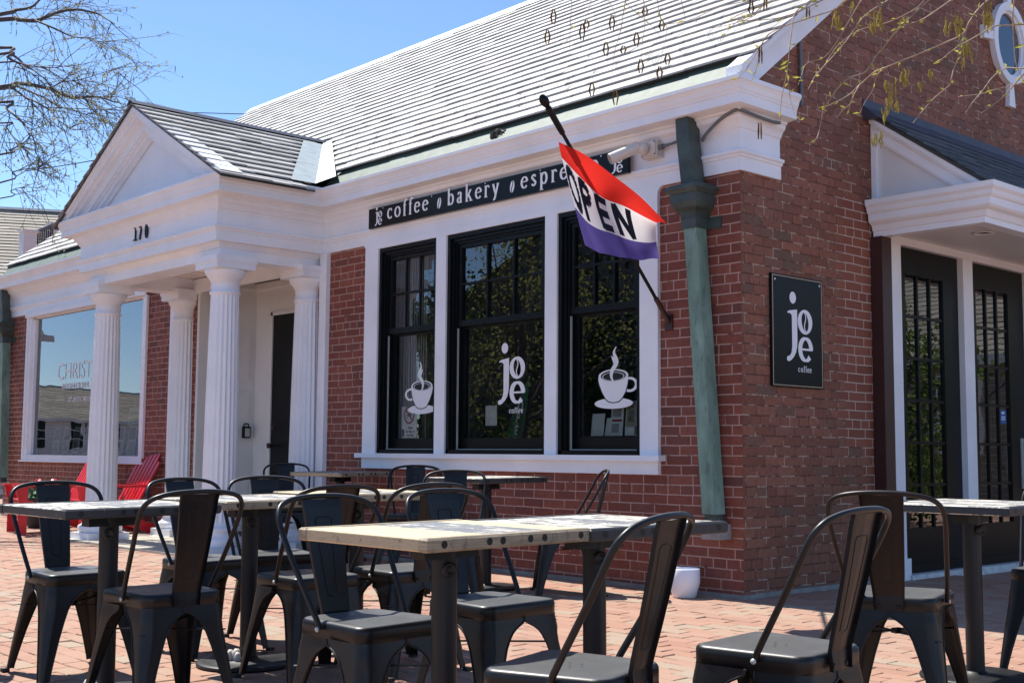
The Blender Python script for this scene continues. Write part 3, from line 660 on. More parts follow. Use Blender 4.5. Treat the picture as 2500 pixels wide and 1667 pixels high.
# things seen inside through the windows
def sheet(name,x,y,z0,w,h,lean,mat,label,cat,grp=None,pic=None,tilt=0):
    e=empty(name,(x,y,z0),tilt,label,cat,grp)
    m=MB(); Mx=Matrix.Rotation(lean,3,'X')
    m.add([Mx@Vector(p) for p in((-w/2,0,0),(w/2,0,0),(w/2,0,h),(-w/2,0,h),(-w/2,.004,0),(w/2,.004,0),(w/2,.004,h),(-w/2,.004,h))],[(0,1,2,3),(5,4,7,6),(0,4,5,1),(3,2,6,7),(1,5,6,2),(0,3,7,4)]); m.build('sheet',mat,e)
    if pic:
        for (a,b,c_,d_,mi) in pic:
            m=MB(); m.add([Mx@Vector(p) for p in((a*w-w/2,-.0015,c_*h),(b*w-w/2,-.0015,c_*h),(b*w-w/2,-.0015,d_*h),(a*w-w/2,-.0015,d_*h))],[(0,1,2,3)]); m.build('print',mi,e)
    return e
m_pic=simple('print_grey',(.10,.13,.15),.7,.5,30); m_txt=simple('print_text',(.35,.35,.36),.7,.3,60); m_tan=simple('print_tan',(.42,.36,.22),.7,.2,30)
sheet('paper_sheet',-2.64,.125,1.18,.14,.165,0,m_paper,'blank white paper taped inside the wide middle window','paper')
sheet('card',-1.50,.19,1.09,.13,.17,-.12,m_paper,'plain white card leaning inside the right window, leftmost of the row','card','cards on the window ledge')
sheet('card',-1.37,.21,1.09,.12,.14,-.25,m_paper,'slanted white leaflet beside the plain card in the right window','card','cards on the window ledge',tilt=.2)
sheet('card',-1.285,.17,1.09,.125,.235,-.1,m_paper,'white card with red stripe on the right window ledge','card','cards on the window ledge',[(.1,.9,.45,.52,m_sr),(.1,.8,.6,.9,m_txt),(.1,.7,.1,.38,m_txt)])
sheet('card',-1.115,.15,1.09,.13,.255,-.08,m_paper,'tan picture card on the right window ledge','card','cards on the window ledge',[(.06,.94,.25,.9,m_tan),(.3,.8,.1,.3,m_paper),(.2,.7,.4,.75,m_txt)])
sheet('poster',-.985,.13,1.085,.17,.25,0,m_txt,'grey printed coffee poster at the right side of the right window','poster',None,[(.05,.95,.05,.3,m_pic)])
text('REAL COFFEE',.024,m_paper,'lettering',bpy.data.objects['poster'],FR(-.08,-.003,.12),.0003)
mb=MB(); mb.box(-1.68,-.90,.122,.32,1.06,1.085); mb.box(-3.0,-1.9,.122,.32,1.04,1.07); mb.box(-3.98,-3.25,.122,.3,1.04,1.07); mb.build('window_ledge',m_dark,shop)
ff=empty('feather_flag',(-2.78,.5,.06),0,'green feather banner reading open standing behind the middle window','flag')
mb=MB(); P=[(-.12,.95),(.06,.95),(.13,1.2),(.17,1.45),(.19,1.62),(.10,1.5),(.0,1.3),(-.08,1.12)]
mb.prism(P,lambda a,b,c:(a,c+.1*a,b-.06),0,.004); mb.build('cloth',m_green,ff)
mb=MB(); mb.tube([(-.12,.0,0),(-.12,0,.9),(0,0,1.3),(.19,.0,1.58)],.008,6); mb.build('pole',m_dark,ff)
for i,ch in enumerate('OPEN'): text(ch,.11,m_paper,'letter',ff,Matrix.Translation((.03-.02*i+.03,-.008,1.27-i*.105))@FR(0,0,0)@Matrix.Rotation(-.25,4,'Z'),.0005,.004,.75)
mb=MB(); mb.box(-3.9,-3.6,.22,.26,1.07,2.75)
for i in range(10): mb.box(-3.93+i*.035,-3.91+i*.035,.2,.24,1.07,2.75)
tag(mb.build('curtain',m_curt),'pale grey curtain hanging inside the narrow left window','curtain')
# coffee counter inside
cn=empty('counter',(-2.5,2.4,.06),0,'dark counter inside behind the windows','counter')
mb=MB(); mb.box(-1.7,1.6,0,.5,0,1.0); mb.box(-1.75,1.65,-.04,.54,1.0,1.04); mb.build('counter_body',m_dark,cn)
mb=MB(); mb.box(-.9,-.5,.05,.4,1.04,1.4); mb.box(.1,.5,.05,.4,1.04,1.32); mb.build('machine',m_grey,cn)
# ---------------------------------------------------------------- gallery window at the left
gw=empty('picture_window',(-10.5,0,.8)); gw.parent=shop; o_=gw.location
mb=MB()
for a,b,y in((0,.06,-.03),(.06,.13,-.015),(.13,.20,.02)):
    mb.box(-12.35+a,-12.35+b,y,.12,.80,2.90-a); mb.box(-8.645-b,-8.645-a,y,.12,.80,2.90-a); mb.box(-12.35+b,-8.645-b,y,.12,2.90-b*.6,2.90-a*.6)
mb.box(-12.35,-8.645,-.031,.12,.80,.86); mb.box(-12.29,-8.705,-.02,.12,.86,.888); mb.box(-12.4,-8.6,-.05,.0,.795,.815)
mb.build('frame',m_white,gw,off=o_)
mb=MB(); mb.quad((-12.15,.06,.888),(-8.845,.06,.888),(-8.845,.06,2.79),(-12.15,.06,2.79)); mb.build('pane',m_glass3,gw,off=o_)
mb=MB(); mb.box(-12.35,-8.645,-.055,-.0,2.80,2.86); mb.build('frame_head',m_white,gw,off=o_)
for s_,x,z,sz,sx,of in(('CHRISTIE\'S',-11.42,1.895,.32,1.02,-.0015),('INTERNATIONAL REAL ESTATE',-11.24,1.765,.105,1.06,.0015),('ATLANTIC BROKERAGE',-11.03,1.59,.09,1.06,.001)):
    text(s_,sz,m_decal,'lettering',gw,Matrix.Translation(Vector((x,.057,z))-o_)@FR(0,0,0),.0003,of,sx)
mb=MB(); mb.box(-11.41,-11.13,.056,.057,1.623,1.63); mb.build('rule_line',m_decal,gw,off=o_)
for i in range(9):
    x=-11.75+i*.33
    sheet('listing_card',x,.2,.905,.215,.36,-.1,m_paper,['white listing card in the gallery window, %s of the low row'%w for w in('first from the left','second from the left','third from the left','fourth from the left','fifth from the left','sixth from the left','third from the right','second from the right','rightmost')][i],'card','listing cards in the gallery window',[(.1,.9,.52,.93,m_pic),(.15,.8,.1,.45,m_txt)])
sheet('framed_photo',-9.55,.28,1.25,.32,.24,-.1,m_paper,'cream framed photo above the listing cards in the gallery window','photo',None,[(.15,.85,.2,.8,m_pic)])
sheet('letter_block',-9.05,.3,1.25,.2,.3,0,m_paper,'white letter block at the right end of the gallery window','ornament')
mb=MB(); mb.box(-12.1,-8.8,.13,.5,.86,.90); mb.build('window_ledge',m_paper,shop)
# ---------------------------------------------------------------- vestibule hood and side doors
hd=empty('side_hood',(0,1.6,0)); hd.parent=shop; ho=hd.location
hp=[(0,2.60),(0,2.64),(.012,2.645),(.02,2.665),(.03,2.685),(.06,2.70),(.075,2.715),(.078,2.765),(.09,2.77),(.10,2.785),(.105,2.81),(.125,2.83),(.128,2.868),(.0,2.868)]
mb=MB(); sweep(mb,[(.02,1.62),(.90,1.62),(.90,7.2)],[(-.1,2.60)]+hp+[(-.1,2.868)],[.9,1]); mb.build('hood_cornice',m_white,hd,off=ho)
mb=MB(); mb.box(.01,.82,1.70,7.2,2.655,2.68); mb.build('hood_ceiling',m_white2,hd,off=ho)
def zh(x): return 3.60-.735*x
mb=MB(); mb.prism([(.01,2.86),(.92,2.86),(.01,3.50)],fz,1.66,1.70); mb.build('hood_panel',m_white2,hd,off=ho)
mb=MB(); 
for d0,d1,y0 in((0,.05,1.585),(.05,.07,1.60),(.07,.16,1.625),(.16,.18,1.64)): mb.prism([(.01,3.55-d0),(.93-d0/.735,2.868),(.93-d1/.735,2.868),(.01,3.55-d1)],fz,y0,1.67)
mb.box(.005,.045,1.63,1.66,2.86,3.46); mb.build('hood_raking_trim',m_white,hd,off=ho)
mb=MB(); r=random.Random(31)
for i in range(8):
    xa=1.0-i*.13; xb=xa-.17; y=1.56
    while y<7.2:
        w=.22*r.uniform(.8,1.2); za=zh(xa)-.02; zb=zh(max(xb,.0))-.028; dz=r.uniform(0,.006)
        mb.add([(xa,y,za+dz),(xa,y+w-.004,za+dz),(max(xb,.0),y+w-.004,zb),(max(xb,.0),y,zb),(xa,y,za+dz+.014),(xa,y+w-.004,za+dz+.014),(max(xb,0),y+w-.004,zb+.004),(max(xb,0),y,zb+.004)],[(0,1,5,4),(4,5,6,7),(0,4,7,3),(1,2,6,5)]); y+=w
mb.prism([(.0,zh(0)-.06),(0,zh(0)-.03),(1.0,zh(1.0)-.03),(.98,zh(1.0)-.04)],fz,1.58,7.2)
mb.build('hood_slate_roof',m_slate2,hd,off=ho)
mb=MB(); mb.prism([(.0,3.50),(.0,3.66),(.012,3.66),(.014,3.60),(.12,3.50),(.1,3.49)],fz,1.53,7.2); mb.build('hood_flashing',m_navy,hd,off=ho)
mb=MB(); mb.lathe([(.0,0),(.075,0),(.085,-.006),(.06,-.008),(.05,.0)],(.55,2.3,2.654),24); mb.build('recessed_light',m_white,hd,off=ho)
mb=MB(); mb.box(-.1,.02,1.79,2.01,.0,2.655); mb.box(-.1,.018,2.01,5.6,2.594,2.655); mb.box(-.1,.02,2.995,3.16,.03,2.594); mb.box(-.1,.02,4.18,4.3,.03,2.594); mb.box(-.1,.02,5.3,5.6,.03,2.594)
mb.box(.02,.032,1.79,2.05,.0,.18); mb.build('door_surround',m_white,shop)
mb=MB(); mb.box(-.1,.05,2.03,5.3,-.02,.055); mb.build('door_threshold',simple('old_white_paint',(.6,.62,.62),.7,.25,18),shop)
mb=MB(); mb.box(.005,.10,1.60,1.735,.02,2.60); mb.build('brown_downspout',m_brown,shop)
def fdoor(y0,y1,x=-.03,inner=None):
    d=empty('french_door',(x,(y0+y1)/2,.055)); d.parent=shop; o=d.location
    if inner: l0,l1=inner
    else: l0,l1=y0+.14,y1-.2
    m=MB(); m.box(x-.045,x,y0,l0,.056,2.594); m.box(x-.045,x,l1,y1,.056,2.594); m.box(x-.045,x,l0,l1,.056,.40); m.box(x-.045,x,l0,l1,2.385,2.594)
    for i in range(1,3): yy=l0+(l1-l0)*i/3; m.box(x-.034,x-.006,yy-.011,yy+.011,.40,2.385)
    for i in range(1,6): zz=.40+1.985*i/6; m.box(x-.033,x-.007,l0,l1,zz-.011,zz+.011)
    m.box(x,x+.012,y0+.05,y1-.05,.09,.13)
    m.build('door_leaf',m_blackp,d,off=o)
    m=MB(); m.quad((x-.02,l0,.40),(x-.02,l1,.40),(x-.02,l1,2.385),(x-.02,l0,2.385)); m.build('pane',m_glass2,d,off=o)
    return d
fdoor(2.012,2.992,inner=(2.15,2.745)); d2=fdoor(3.162,4.178,inner=(3.30,3.885)); d3=fdoor(4.30,5.29)
mb=MB(); mb.tube([(.02,4.07,.72),(.05,4.07,.74),(.05,4.07,1.06),(.02,4.07,1.08)],.014,10); mb.box(-.03,-.018,4.05,4.09,.68,1.12); mb.build('door_handle',m_lead,d2,off=d2.location)
mb=MB(); mb.box(-.0495,-.0485,3.725,3.835,1.245,1.36); mb.build('blue_sticker',m_blue,d2,off=d2.location)
mb=MB(); mb.box(-.048,-.047,3.75,3.80,1.325,1.345); mb.box(-.048,-.047,3.745,3.815,1.295,1.305); mb.box(-.048,-.047,3.745,3.81,1.275,1.285); mb.build('sticker_print',m_paper,d2,off=d2.location)
for z in(1.35,1.75): mb=MB(); mb.box(-.048,-.047,4.48,4.85,z,z+.34); mb.build('door_notice',m_txt,d3,off=d3.location)
# frosted lower lites of the first door
# ---------------------------------------------------------------- downspouts
def downspout(X0,flip,label):
    d=empty('downspout',(X0,0,0)); d.parent=shop
    m=MB(); q=lambda x,y,z:(flip*x,y,z)
    def sec(x,yb,yf,z,w=.105): return [(x-w/2,yf,z),(x+w/2,yf,z),(x+w/2,yb,z),(x-w/2,yb,z)]
    def loft(S):
        vs=[q(*p) for s in S for p in s]; F=[]
        for i in range(len(S)-1):
            for j in range(4): F.append((i*4+j,i*4+(j+1)%4,(i+1)*4+(j+1)%4,(i+1)*4+j))
        F+=[(3,2,1,0),tuple(range(len(S)*4-4,len(S)*4))]
        if flip<0: F=[f_[::-1] for f_ in F]
        m.add(vs,F)
    loft([sec(-.035,-.05,-.175,3.285,.11),sec(-.03,-.05,-.17,3.12,.11),sec(-.005,-.03,-.15,2.79,.11)]); m.build('upper_pipe',m_copperd,d)
    m=MB(); loft([sec(0,0,-.15,2.56,.13),sec(0,-.0,-.155,2.60,.14),sec(0,0,-.19,2.625,.20),sec(0,0,-.205,2.66,.225),sec(0,0,-.205,2.715,.225),sec(0,0,-.215,2.72,.245),sec(0,0,-.225,2.735,.27),sec(0,0,-.235,2.745,.29),sec(0,0,-.235,2.765,.29),sec(0,0,-.21,2.77,.25),sec(0,0,-.20,2.785,.24)])
    m.build('leader_head',m_copperd,d)
    m=MB(); loft([sec(.155,-.04,-.15,.565),sec(0,-.03,-.14,2.565)])
    m.build('lower_pipe',m_copper,d)
    m=MB(); m.box(flip*-.135 if flip>0 else -.17,flip*.17 if flip>0 else .135,-.012,-.001,2.485,2.565); loft([sec(0,-.01,-.146,2.485,.125),sec(0,-.01,-.146,2.565,.125)]); m.build('strap',m_copperd,d)
    m=MB(); m.box(flip*.155-.075,flip*.155+.075,-.13,-.005,.40,.50); m.build('foot_block',m_conc,d)
    m=MB(); loft([sec(.157,-.05,-.135,.49,.09),sec(.156,-.05,-.135,.57,.09)]); m.build('foot_pipe',m_copperd,d)
    return d
downspout(-.325,1,''); downspout(-12.99,1,'')
# ---------------------------------------------------------------- camera, conduit, lock box
sc=empty('security_camera',(-.72,-.05,3.12),0,'cream bullet security camera on the frieze beside the green downspout','camera')
o_=sc.location
mb=MB(); mb.box(-.80,-.655,-.085,-.012,3.055,3.175); mb.box(-.79,-.665,-.10,-.085,3.065,3.165); mb.build('junction_box',m_camw,sc,off=o_)
for x in(-.785,-.67):
    for z_ in(3.07,3.16): mb=MB(); mb.disc((x,-.1005,z_),.006,(0,-1,0),8); mb.build('screw',m_blackp,sc,off=o_)
mb=MB(); mb.lathe([(.0,-.03),(.03,-.025),(.042,0),(.042,.03),(.03,.05),(0,.055)],(-.745,-.125,3.115),20,M=Matrix.Rotation(PI/2,4,'X')); mb.tube([(-.745,-.14,3.115),(-.775,-.20,3.10)],.02,10); mb.build('mount_arm',m_camw,sc,off=o_)
a=Vector((-.765,-.16,3.12)); b=Vector((-.88,-.31,3.035))
mb=MB(); mb.tube([a,b],.036,18); mb.build('camera_body',m_camw,sc,off=o_)
mb=MB(); dd=(b-a).normalized(); mb.tube([a+Vector((0,0,.004))-dd*.005,b+Vector((0,0,.004))+dd*.02],[.040,.0405],18,cap=False); mb.build('sun_shield',m_camw,sc,off=o_)
mb=MB(); mb.tube([b-dd*.001,b+dd*.002],.03,18); mb.build('lens',m_blackp,sc,off=o_)
cb=empty('cable_conduit',(-.2,-.05,3.2),0,'grey cable conduit curving from the camera round the cornice corner','pipe')
o_=cb.location
mb=MB(); mb.tube(smoothpath([(-.655,-.06,3.12),(-.55,-.06,3.125),(-.46,-.05,3.14)],4),.011,8); mb.tube([(-.66,-.06,3.12),(-.62,-.06,3.12)],.02,10)
mb.tube(smoothpath([(-.28,-.05,3.10),(-.22,-.07,3.14),(-.1,-.09,3.20),(.02,-.10,3.235),(.075,-.085,3.235),(.09,0,3.225),(.09,.12,3.22),(.095,.25,3.215),(.09,.33,3.225)],5),.012,8)
mb.build('conduit',m_grey,cb,off=o_)
lb=empty('key_lock_box',(-7.38,.60,1.17),0,'black and silver key lock box on the white entry wall','lock box')
mb=MB(); mb.box(0,.045,-.045,.045,-.065,.065); mb.build('case',m_blackp,lb); mb=MB(); mb.box(.045,.05,-.03,.03,-.05,.045); mb.build('cover',m_lead,lb); mb=MB(); mb.tube(smoothpath([(.02,-.03,.06),(.02,-.028,.09),(.02,0,.10),(.02,.028,.09),(.02,.03,.06)],4),.007,8); mb.build('shackle',m_blackp,lb)
# ================================================================ FLAG
fp=empty('flag_pole',(-.62,0,1.9),0,'black angled flag pole bracketed to the brick beside the right window','flag pole')
o_=fp.location
pb=Vector((-.62,-.03,1.905)); pt=Vector((-.645,-1.2,3.215)); pd=(pt-pb).normalized()
mb=MB(); mb.tube([pb+pd*.1,pt-pd*.18],.0125,12); mb.build('pole',m_blackp,fp,off=o_)
mb=MB(); mb.tube([pt-pd*.24,pt-pd*.20,pt-pd*.05,pt-pd*.04],[.019,.021,.022,.024],12); mb.build('flag_grip',m_blackp,fp,off=o_)
mb=MB(); mb.tube([pt-pd*.045,pt-pd*.02,pt+pd*.0,pt+pd*.02,pt+pd*.045,pt+pd*.055],[.012,.024,.031,.031,.02,.006],14); mb.build('finial',m_blackp,fp,off=o_)
mb=MB(); mb.tube([pb,pb+pd*.17],.018,12); mb.box(-.655,-.585,-.012,-.001,1.82,1.93); mb.tube([pb+Vector((0,.02,-.03)),pb+pd*.03],.02,8); mb.build('bracket',m_brown,fp,off=o_)
def nxy(x,y): return (1300+x*.3348,350+y*.3348)
RWS=[[(190,-10),(400,95),(590,235),(790,395),(970,575)],[(213,105),(340,240),(500,390),(700,475),(905,580)],[(312,468),(420,590),(580,660),(750,712),(908,722)],[(385,745),(500,800),(650,832),(790,845),(927,845)]]
DY=[[-1.17,-1.00,-.86,-.72,-.60],[-1.15,-1.02,-.82,-.74,-.56],[-1.10,-1.00,-.84,-.68,-.58],[-1.06,-.94,-.84,-.68,-.54]]
CP=[[atY(*nxy(*RWS[j][i]),DY[j][i]) for i in range(5)] for j in range(4)]
def cr(P,t):
    n=len(P)-1; x=min(max(t,0),1)*n; i=min(int(x),n-1); u=x-i
    a=P[i-1] if i else P[0]*2-P[1]; b=P[i]; c=P[i+1]; d=P[i+2] if i+2<=n else c*2-b
    return .5*((2*b)+(c-a)*u+(2*a-5*b+4*c-d)*u*u+(3*b-a-3*c+d)*u**3)
def fs(u,v):
    p=cr([cr(CP[j],u) for j in range(4)],v)
    w=.022*math.sin(u*11+v*3.2)*(.3+u*.7)+.012*math.sin(u*23-v*6)*v
    return p+Vector((.4,-.8,.1))*w
def fnorm(u,v):
    e=.01; a=fs(min(u+e,1),v)-fs(max(u-e,0),v); b=fs(u,min(v+e,1))-fs(u,max(v-e,0)); return a.cross(b).normalized()
g=NG('flag_cloth_red')
def cloth(name,c):
    g=NG(name); t=g.t; t.nodes.remove(g.b); d=g.n('BsdfDiffuse'); d.inputs[0].default_value=(*c,1); tr=g.n('BsdfTranslucent'); tr.inputs[0].default_value=(*[min(1,x*1.1) for x in c],1)
    v=g.obj(); bp=g.n('Bump'); bp.inputs['Strength'].default_value=.25; bp.inputs['Distance'].default_value=.01; g.l(g.noise(v,26,3),bp.inputs['Height']); g.l(bp.outputs[0],d.inputs['Normal'])
    m=g.n('MixShader'); m.inputs[0].default_value=.42; g.l(d.outputs[0],m.inputs[1]); g.l(tr.outputs[0],m.inputs[2]); g.l(m.outputs[0],g.out.inputs[0]); return g.m
bpy.data.materials.remove(g.m)
c_red=cloth('flag_red',(.62,.03,.022)); c_white=cloth('flag_white',(.72,.70,.70)); c_purple=cloth('flag_purple',(.10,.075,.26)); c_blk=cloth('flag_letter',(.035,.04,.06))
fl=empty('open_flag',CP[0][0],0,'red white and purple OPEN flag hanging from the angled pole','flag')
mb=MB(); NU,NV=64,45
vs=[fs(i/NU,j/NV) for j in range(NV+1) for i in range(NU+1)]
for j in range(NV):
    mi=0 if j<NV/3 else (1 if j<2*NV/3 else 2)
    for i in range(NU): mb.f.append([j*(NU+1)+i,j*(NU+1)+i+1,(j+1)*(NU+1)+i+1,(j+1)*(NU+1)+i]); mb.m.append(mi); mb.sm.append(True)
mb.v=[tuple(v) for v in vs]
fc=mb.build('cloth',[c_red,c_white,c_purple],fl,off=fl.location)
mb=MB()
def fstroke(pts,w,lay):
    for k in range(len(pts)-1):
        (x0,y0),(x1,y1)=pts[k],pts[k+1]; d=Vector((x1-x0,(y1-y0)*.55)).normalized(); nn=Vector((-d.y,d.x/.55))*w/2
        n=6
        for i in range(n):
            a=i/n;b=(i+1)/n; ext=.0
            P0=Vector((x0+(x1-x0)*a,y0+(y1-y0)*a)); P1=Vector((x0+(x1-x0)*b,y0+(y1-y0)*b))
            for (l0,l1) in((-1,0),(0,1)):
                Q=[P0+nn*l0,P1+nn*l0,P1+nn*l1,P0+nn*l1]
                for sg in(1,-1): mb.add([fs(q.x,q.y)+fnorm(q.x,q.y)*sg*(.0012+lay*.0003) for q in Q],[(0,1,2,3)],0,True)
V0,V1=.362,.632
def lx(x): return x
e_=[(.075+.075*math.cos(a)+.085,(V0+V1)/2+.118*math.sin(a)) for a in [2*PI*i/20 for i in range(21)]]
fstroke([(x-.055,y) for x,y in e_],.042,0)
fstroke([(.245,V1+.01),(.245,V0-.01)],.045,0); fstroke([(.24,V0+.012),(.31,V0+.012),(.345,V0+.05),(.345,V0+.085),(.31,V0+.125),(.24,V0+.125)],.038,1)
fstroke([(.44,V1+.01),(.44,V0-.01)],.045,0)
for y in(V0+.012,(V0+V1)/2,V1-.012): fstroke([(.44,y),(.545,y)],.038,1)
fstroke([(.62,V1+.01),(.62,V0-.01)],.045,0); fstroke([(.62,V0),(.745,V1)],.045,1); fstroke([(.745,V1+.01),(.745,V0-.01)],.045,2)
mb.build('lettering',[c_blk],fc,off=fl.location)
# ================================================================ TABLES
TILT=math.atan(.0105)
def woodmat(name,c0,c1,c2,wear,axis=(3,28,10)):
    g=NG(name); v=g.mapv(g.obj(),axis); v2=g.obj(); n=g.noise(v,1.4,6,.65,.6); n2=g.noise(v,5,4,.6); w=g.noise(g.mapv(v2,(9,22,9)),1,5,.75)
    r=g.isl(); off=g.mix(r,c0,c1)
    col=g.mix(g.sstep(n,.35,.72),off,c1); col=g.mix(g.M('MULTIPLY',g.sstep(n2,.55,.8),.5),col,tuple(x*.45 for x in c0))
    col=g.mix(g.sstep(w,wear-.03,wear+.05),col,c2)
    g.set(col,.55,spec=.4); g.bump(g.M('ADD',n2,w),.5,.003); return g.m
w_yel=woodmat('yellow_pine',(.58,.44,.24),(.66,.54,.33),(.36,.27,.17),.66)
w_gry=woodmat('grey_weathered_board',(.085,.092,.105),(.20,.21,.22),(.56,.52,.45),.56)
w_wht=woodmat('bleached_board',(.50,.46,.38),(.62,.58,.50),(.12,.125,.13),.52)
w_edge=woodmat('weathered_edge_wood',(.075,.062,.05),(.42,.34,.22),(.20,.17,.13),.58,(5,5,75))
w_edk=woodmat('black_painted_wood',(.022,.024,.026),(.04,.042,.045),(.40,.38,.33),.66,(12,12,40))
g=NG('table_base_black'); n=g.noise(g.obj(),14,4); g.set(g.mix(n,(.005,.006,.007),(.014,.015,.017)),g.M('ADD',.34,g.M('MULTIPLY',n,.25)),spec=.35); g.bump(g.noise(g.obj(),120,3),.12,.002); m_base=g.m
m_hole=simple('bolt_hole',(.004,.004,.004),.6,.1,8)
def bevbox(m,x0,x1,y0,y1,z0,z1,b=.005,mi=0):
    # box with softened top and bottom edges
    L=[(b,z0),(0,z0+b),(0,z1-b),(b,z1)]; vs=[]
    for i,z in L: vs+=[(x0+i,y0+i,z),(x1-i,y0+i,z),(x1-i,y1-i,z),(x0+i,y1-i,z)]
    F=[(3,2,1,0),(12,13,14,15)]
    for k in range(3):
        for j in range(4): F.append((k*4+j,k*4+(j+1)%4,(k+1)*4+(j+1)%4,(k+1)*4+j))
    m.add(vs,F,mi)
def make_table(x,y,rz,w,d,h,boards,capm,edge,label,seed=0,shim=False,name='patio_table'):
    r=random.Random(seed); t=empty(name,(x,y,gz(y)),rz,label,'table','square patio tables on pedestal bases',tilt=TILT)
    th=.036; z0,z1=h-th,h; n=len(boards); cw=.038
    for i,bm in enumerate(boards):
        m=MB(); a=-d/2+d*i/n; b=-d/2+d*(i+1)/n
        bevbox(m,-w/2+cw+.001,w/2-cw-.001,a+.0012,b-.0012,z0,z1-r.uniform(0,.0015),.003)
        if i==0: m.box(-w/2+cw,w/2-cw,a-.0005,a+.003,z0+.004,z1-.005,1)
        if i==n-1: m.box(-w/2+cw,w/2-cw,b-.003,b+.0005,z0+.004,z1-.005,1)
        m.build('board',[bm,edge],t)
    for sg in(-1,1):
        m=MB(); xa,xb=(-w/2,-w/2+cw) if sg<0 else (w/2-cw,w/2)
        bevbox(m,xa,xb,-d/2-.003,d/2+.003,z0-.001,z1+.001,.006)
        for yy in(-.41,-.15,-.07,.10,.19,.43): 
            m.disc((sg*(w/2+.0006),yy*d,(z0+z1)/2+.001),.0105,(sg,0,0),14,2)
        m.build('end_cap',[capm,edge,m_hole],t)
    m=MB()
    bevbox(m,-.12,.12,-.12,.12,z0-.008,z0-.001,.002); m.prism([(-.03,z0-.008),(.03,z0-.008),(.036,z0-.05),(-.036,z0-.05)],lambda a,b,c:(a,c,b),-.1,.1); m.build('top_plate',m_base,t)
    m=MB(); m.lathe([(.038,.02),(.038,z0-.01)],n=32); m.lathe([(.041,.6),(.041,.602),(.041,z0-.01)],n=32) if False else None; m.build('post',m_base,t)
    m=MB(); m.lathe([(.0,.0),(.225,.0),(.232,.006),(.232,.014),(.226,.019),(.20,.021),(.05,.026),(.045,.034),(.038,.036)],n=48,cap=False); m.build('base_disc',m_base,t)
    m=MB(); Mx=Matrix.Rotation(R(-25),4,'Z')@Matrix.Rotation(PI/2,4,'Y'); m.lathe([(.008,.036),(.008,.052),(.020,.053),(.022,.056),(.022,.066),(.018,.07),(.014,.0705),(.012,.067),(0,.067)],(0,0,h-.115),24,M=Mx); m.build('knob',m_base,t)
    return t
T1=make_table(2.12,-4.26,0,.61,.61,.756,[w_yel,w_yel,w_gry,w_gry,w_yel],w_edge,w_edge,'square table nearest the camera with yellow pine boards and one wide grey stripe',1)
T2=make_table(2.14,-3.645,R(-2),.61,.61,.753,[w_wht,w_wht,w_gry,w_wht,w_wht],w_edk,w_edk,'bleached table with grey centre stripe pushed against the yellow pine table',2)
TA=make_table(.16,-4.40,R(1),.64,.64,.762,[w_wht,w_wht,w_gry,w_gry,w_wht],w_edk,w_edk,'black edged table with peeling white and grey top at the left front',3)
TB=make_table(-.10,-3.60,R(2),.61,.62,.757,[w_wht,w_gry,w_wht,w_gry,w_wht],w_edge,w_edge,'weathered grey table in the middle of the left row',4)
TC=make_table(-.20,-2.93,R(-2),.61,.61,.765,[w_yel,w_yel,w_gry,w_gry,w_yel],w_edge,w_edge,'yellow and grey striped table at the far end of the left row',5)
TD=make_table(-1.60,-.83,R(1),.61,.61,.775,[w_wht,w_wht,w_wht,w_gry,w_wht],w_edk,w_edk,'pale topped table standing by the brick wall under the right window',6)
TE=make_table(-4.02,-.40,R(12),.61,.61,.768,[w_gry,w_gry,w_gry,w_gry,w_gry],w_edge,w_edge,'dark grey table beside the porch under the narrow left window',7)
TF=make_table(2.33,-1.48,R(2),.61,.61,.75,[w_wht,w_gry,w_wht,w_gry,w_wht],w_edk,w_edk,'white topped table near the side doors, farthest right',8)
# folded napkin wads on two bases
def wad(x,y,z,lab):
    e=empty('paper_wad',(x,y,z),.3,lab,'paper wad'); m=MB()
    for i,(a,b,w_,h_) in enumerate(((0,0,.03,.045),(.028,.01,.034,.05),(.05,-.006,.026,.038))): m.lathe([(w_*.5,0),(w_*.62,h_*.3),(w_*.55,h_*.7),(w_*.3,h_),(0,h_*1.02)],(a,b,0),9)
    m.build('folded_paper',m_camw,e)
wad(-.12,-3.68,gz(-3.65)+.026,'crumpled paper wad at the foot of the weathered grey table post')
wad(.13,-4.46,gz(-4.46)+.026,'crumpled paper wad at the foot of the black edged table post')
# ================================================================ METAL CHAIRS
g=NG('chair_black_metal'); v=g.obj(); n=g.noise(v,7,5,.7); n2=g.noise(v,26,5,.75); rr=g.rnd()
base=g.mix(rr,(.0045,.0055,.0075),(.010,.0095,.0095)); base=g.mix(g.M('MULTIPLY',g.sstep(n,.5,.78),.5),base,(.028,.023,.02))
nz=g.n('SeparateXYZ'); g.l(g.n('NewGeometry').outputs['Normal'],nz.inputs[0]); base=g.mix(g.M('MULTIPLY',g.sstep(nz.outputs[2],.75,.97),g.M('ADD',.6,g.M('MULTIPLY',n,.4))),base,(.115,.118,.117))  # upward faces painted paler grey, standing in for sky sheen on the seats
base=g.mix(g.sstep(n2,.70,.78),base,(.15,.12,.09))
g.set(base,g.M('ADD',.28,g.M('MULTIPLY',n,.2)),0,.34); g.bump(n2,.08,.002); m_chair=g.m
m_chb=simple('chair_brown_metal',(.017,.011,.009),.4,.25,8,spec=.3)
m_rub=simple('rubber',(.012,.012,.012),.7,.1,9)
def rsq(hx0,hx1,hy0,hy1,r,n=6):
    P=[]
    for (cx,cy,a0) in((hx1-r,hy1-r,0),(-hx1+r,hy1-r,90),(-hx0+r,hy0+r,180),(hx0-r,hy0+r,270)):
        for i in range(n+1): a=R(a0+90*i/n); P.append((cx+r*math.cos(a),cy+r*math.sin(a)))
    return P
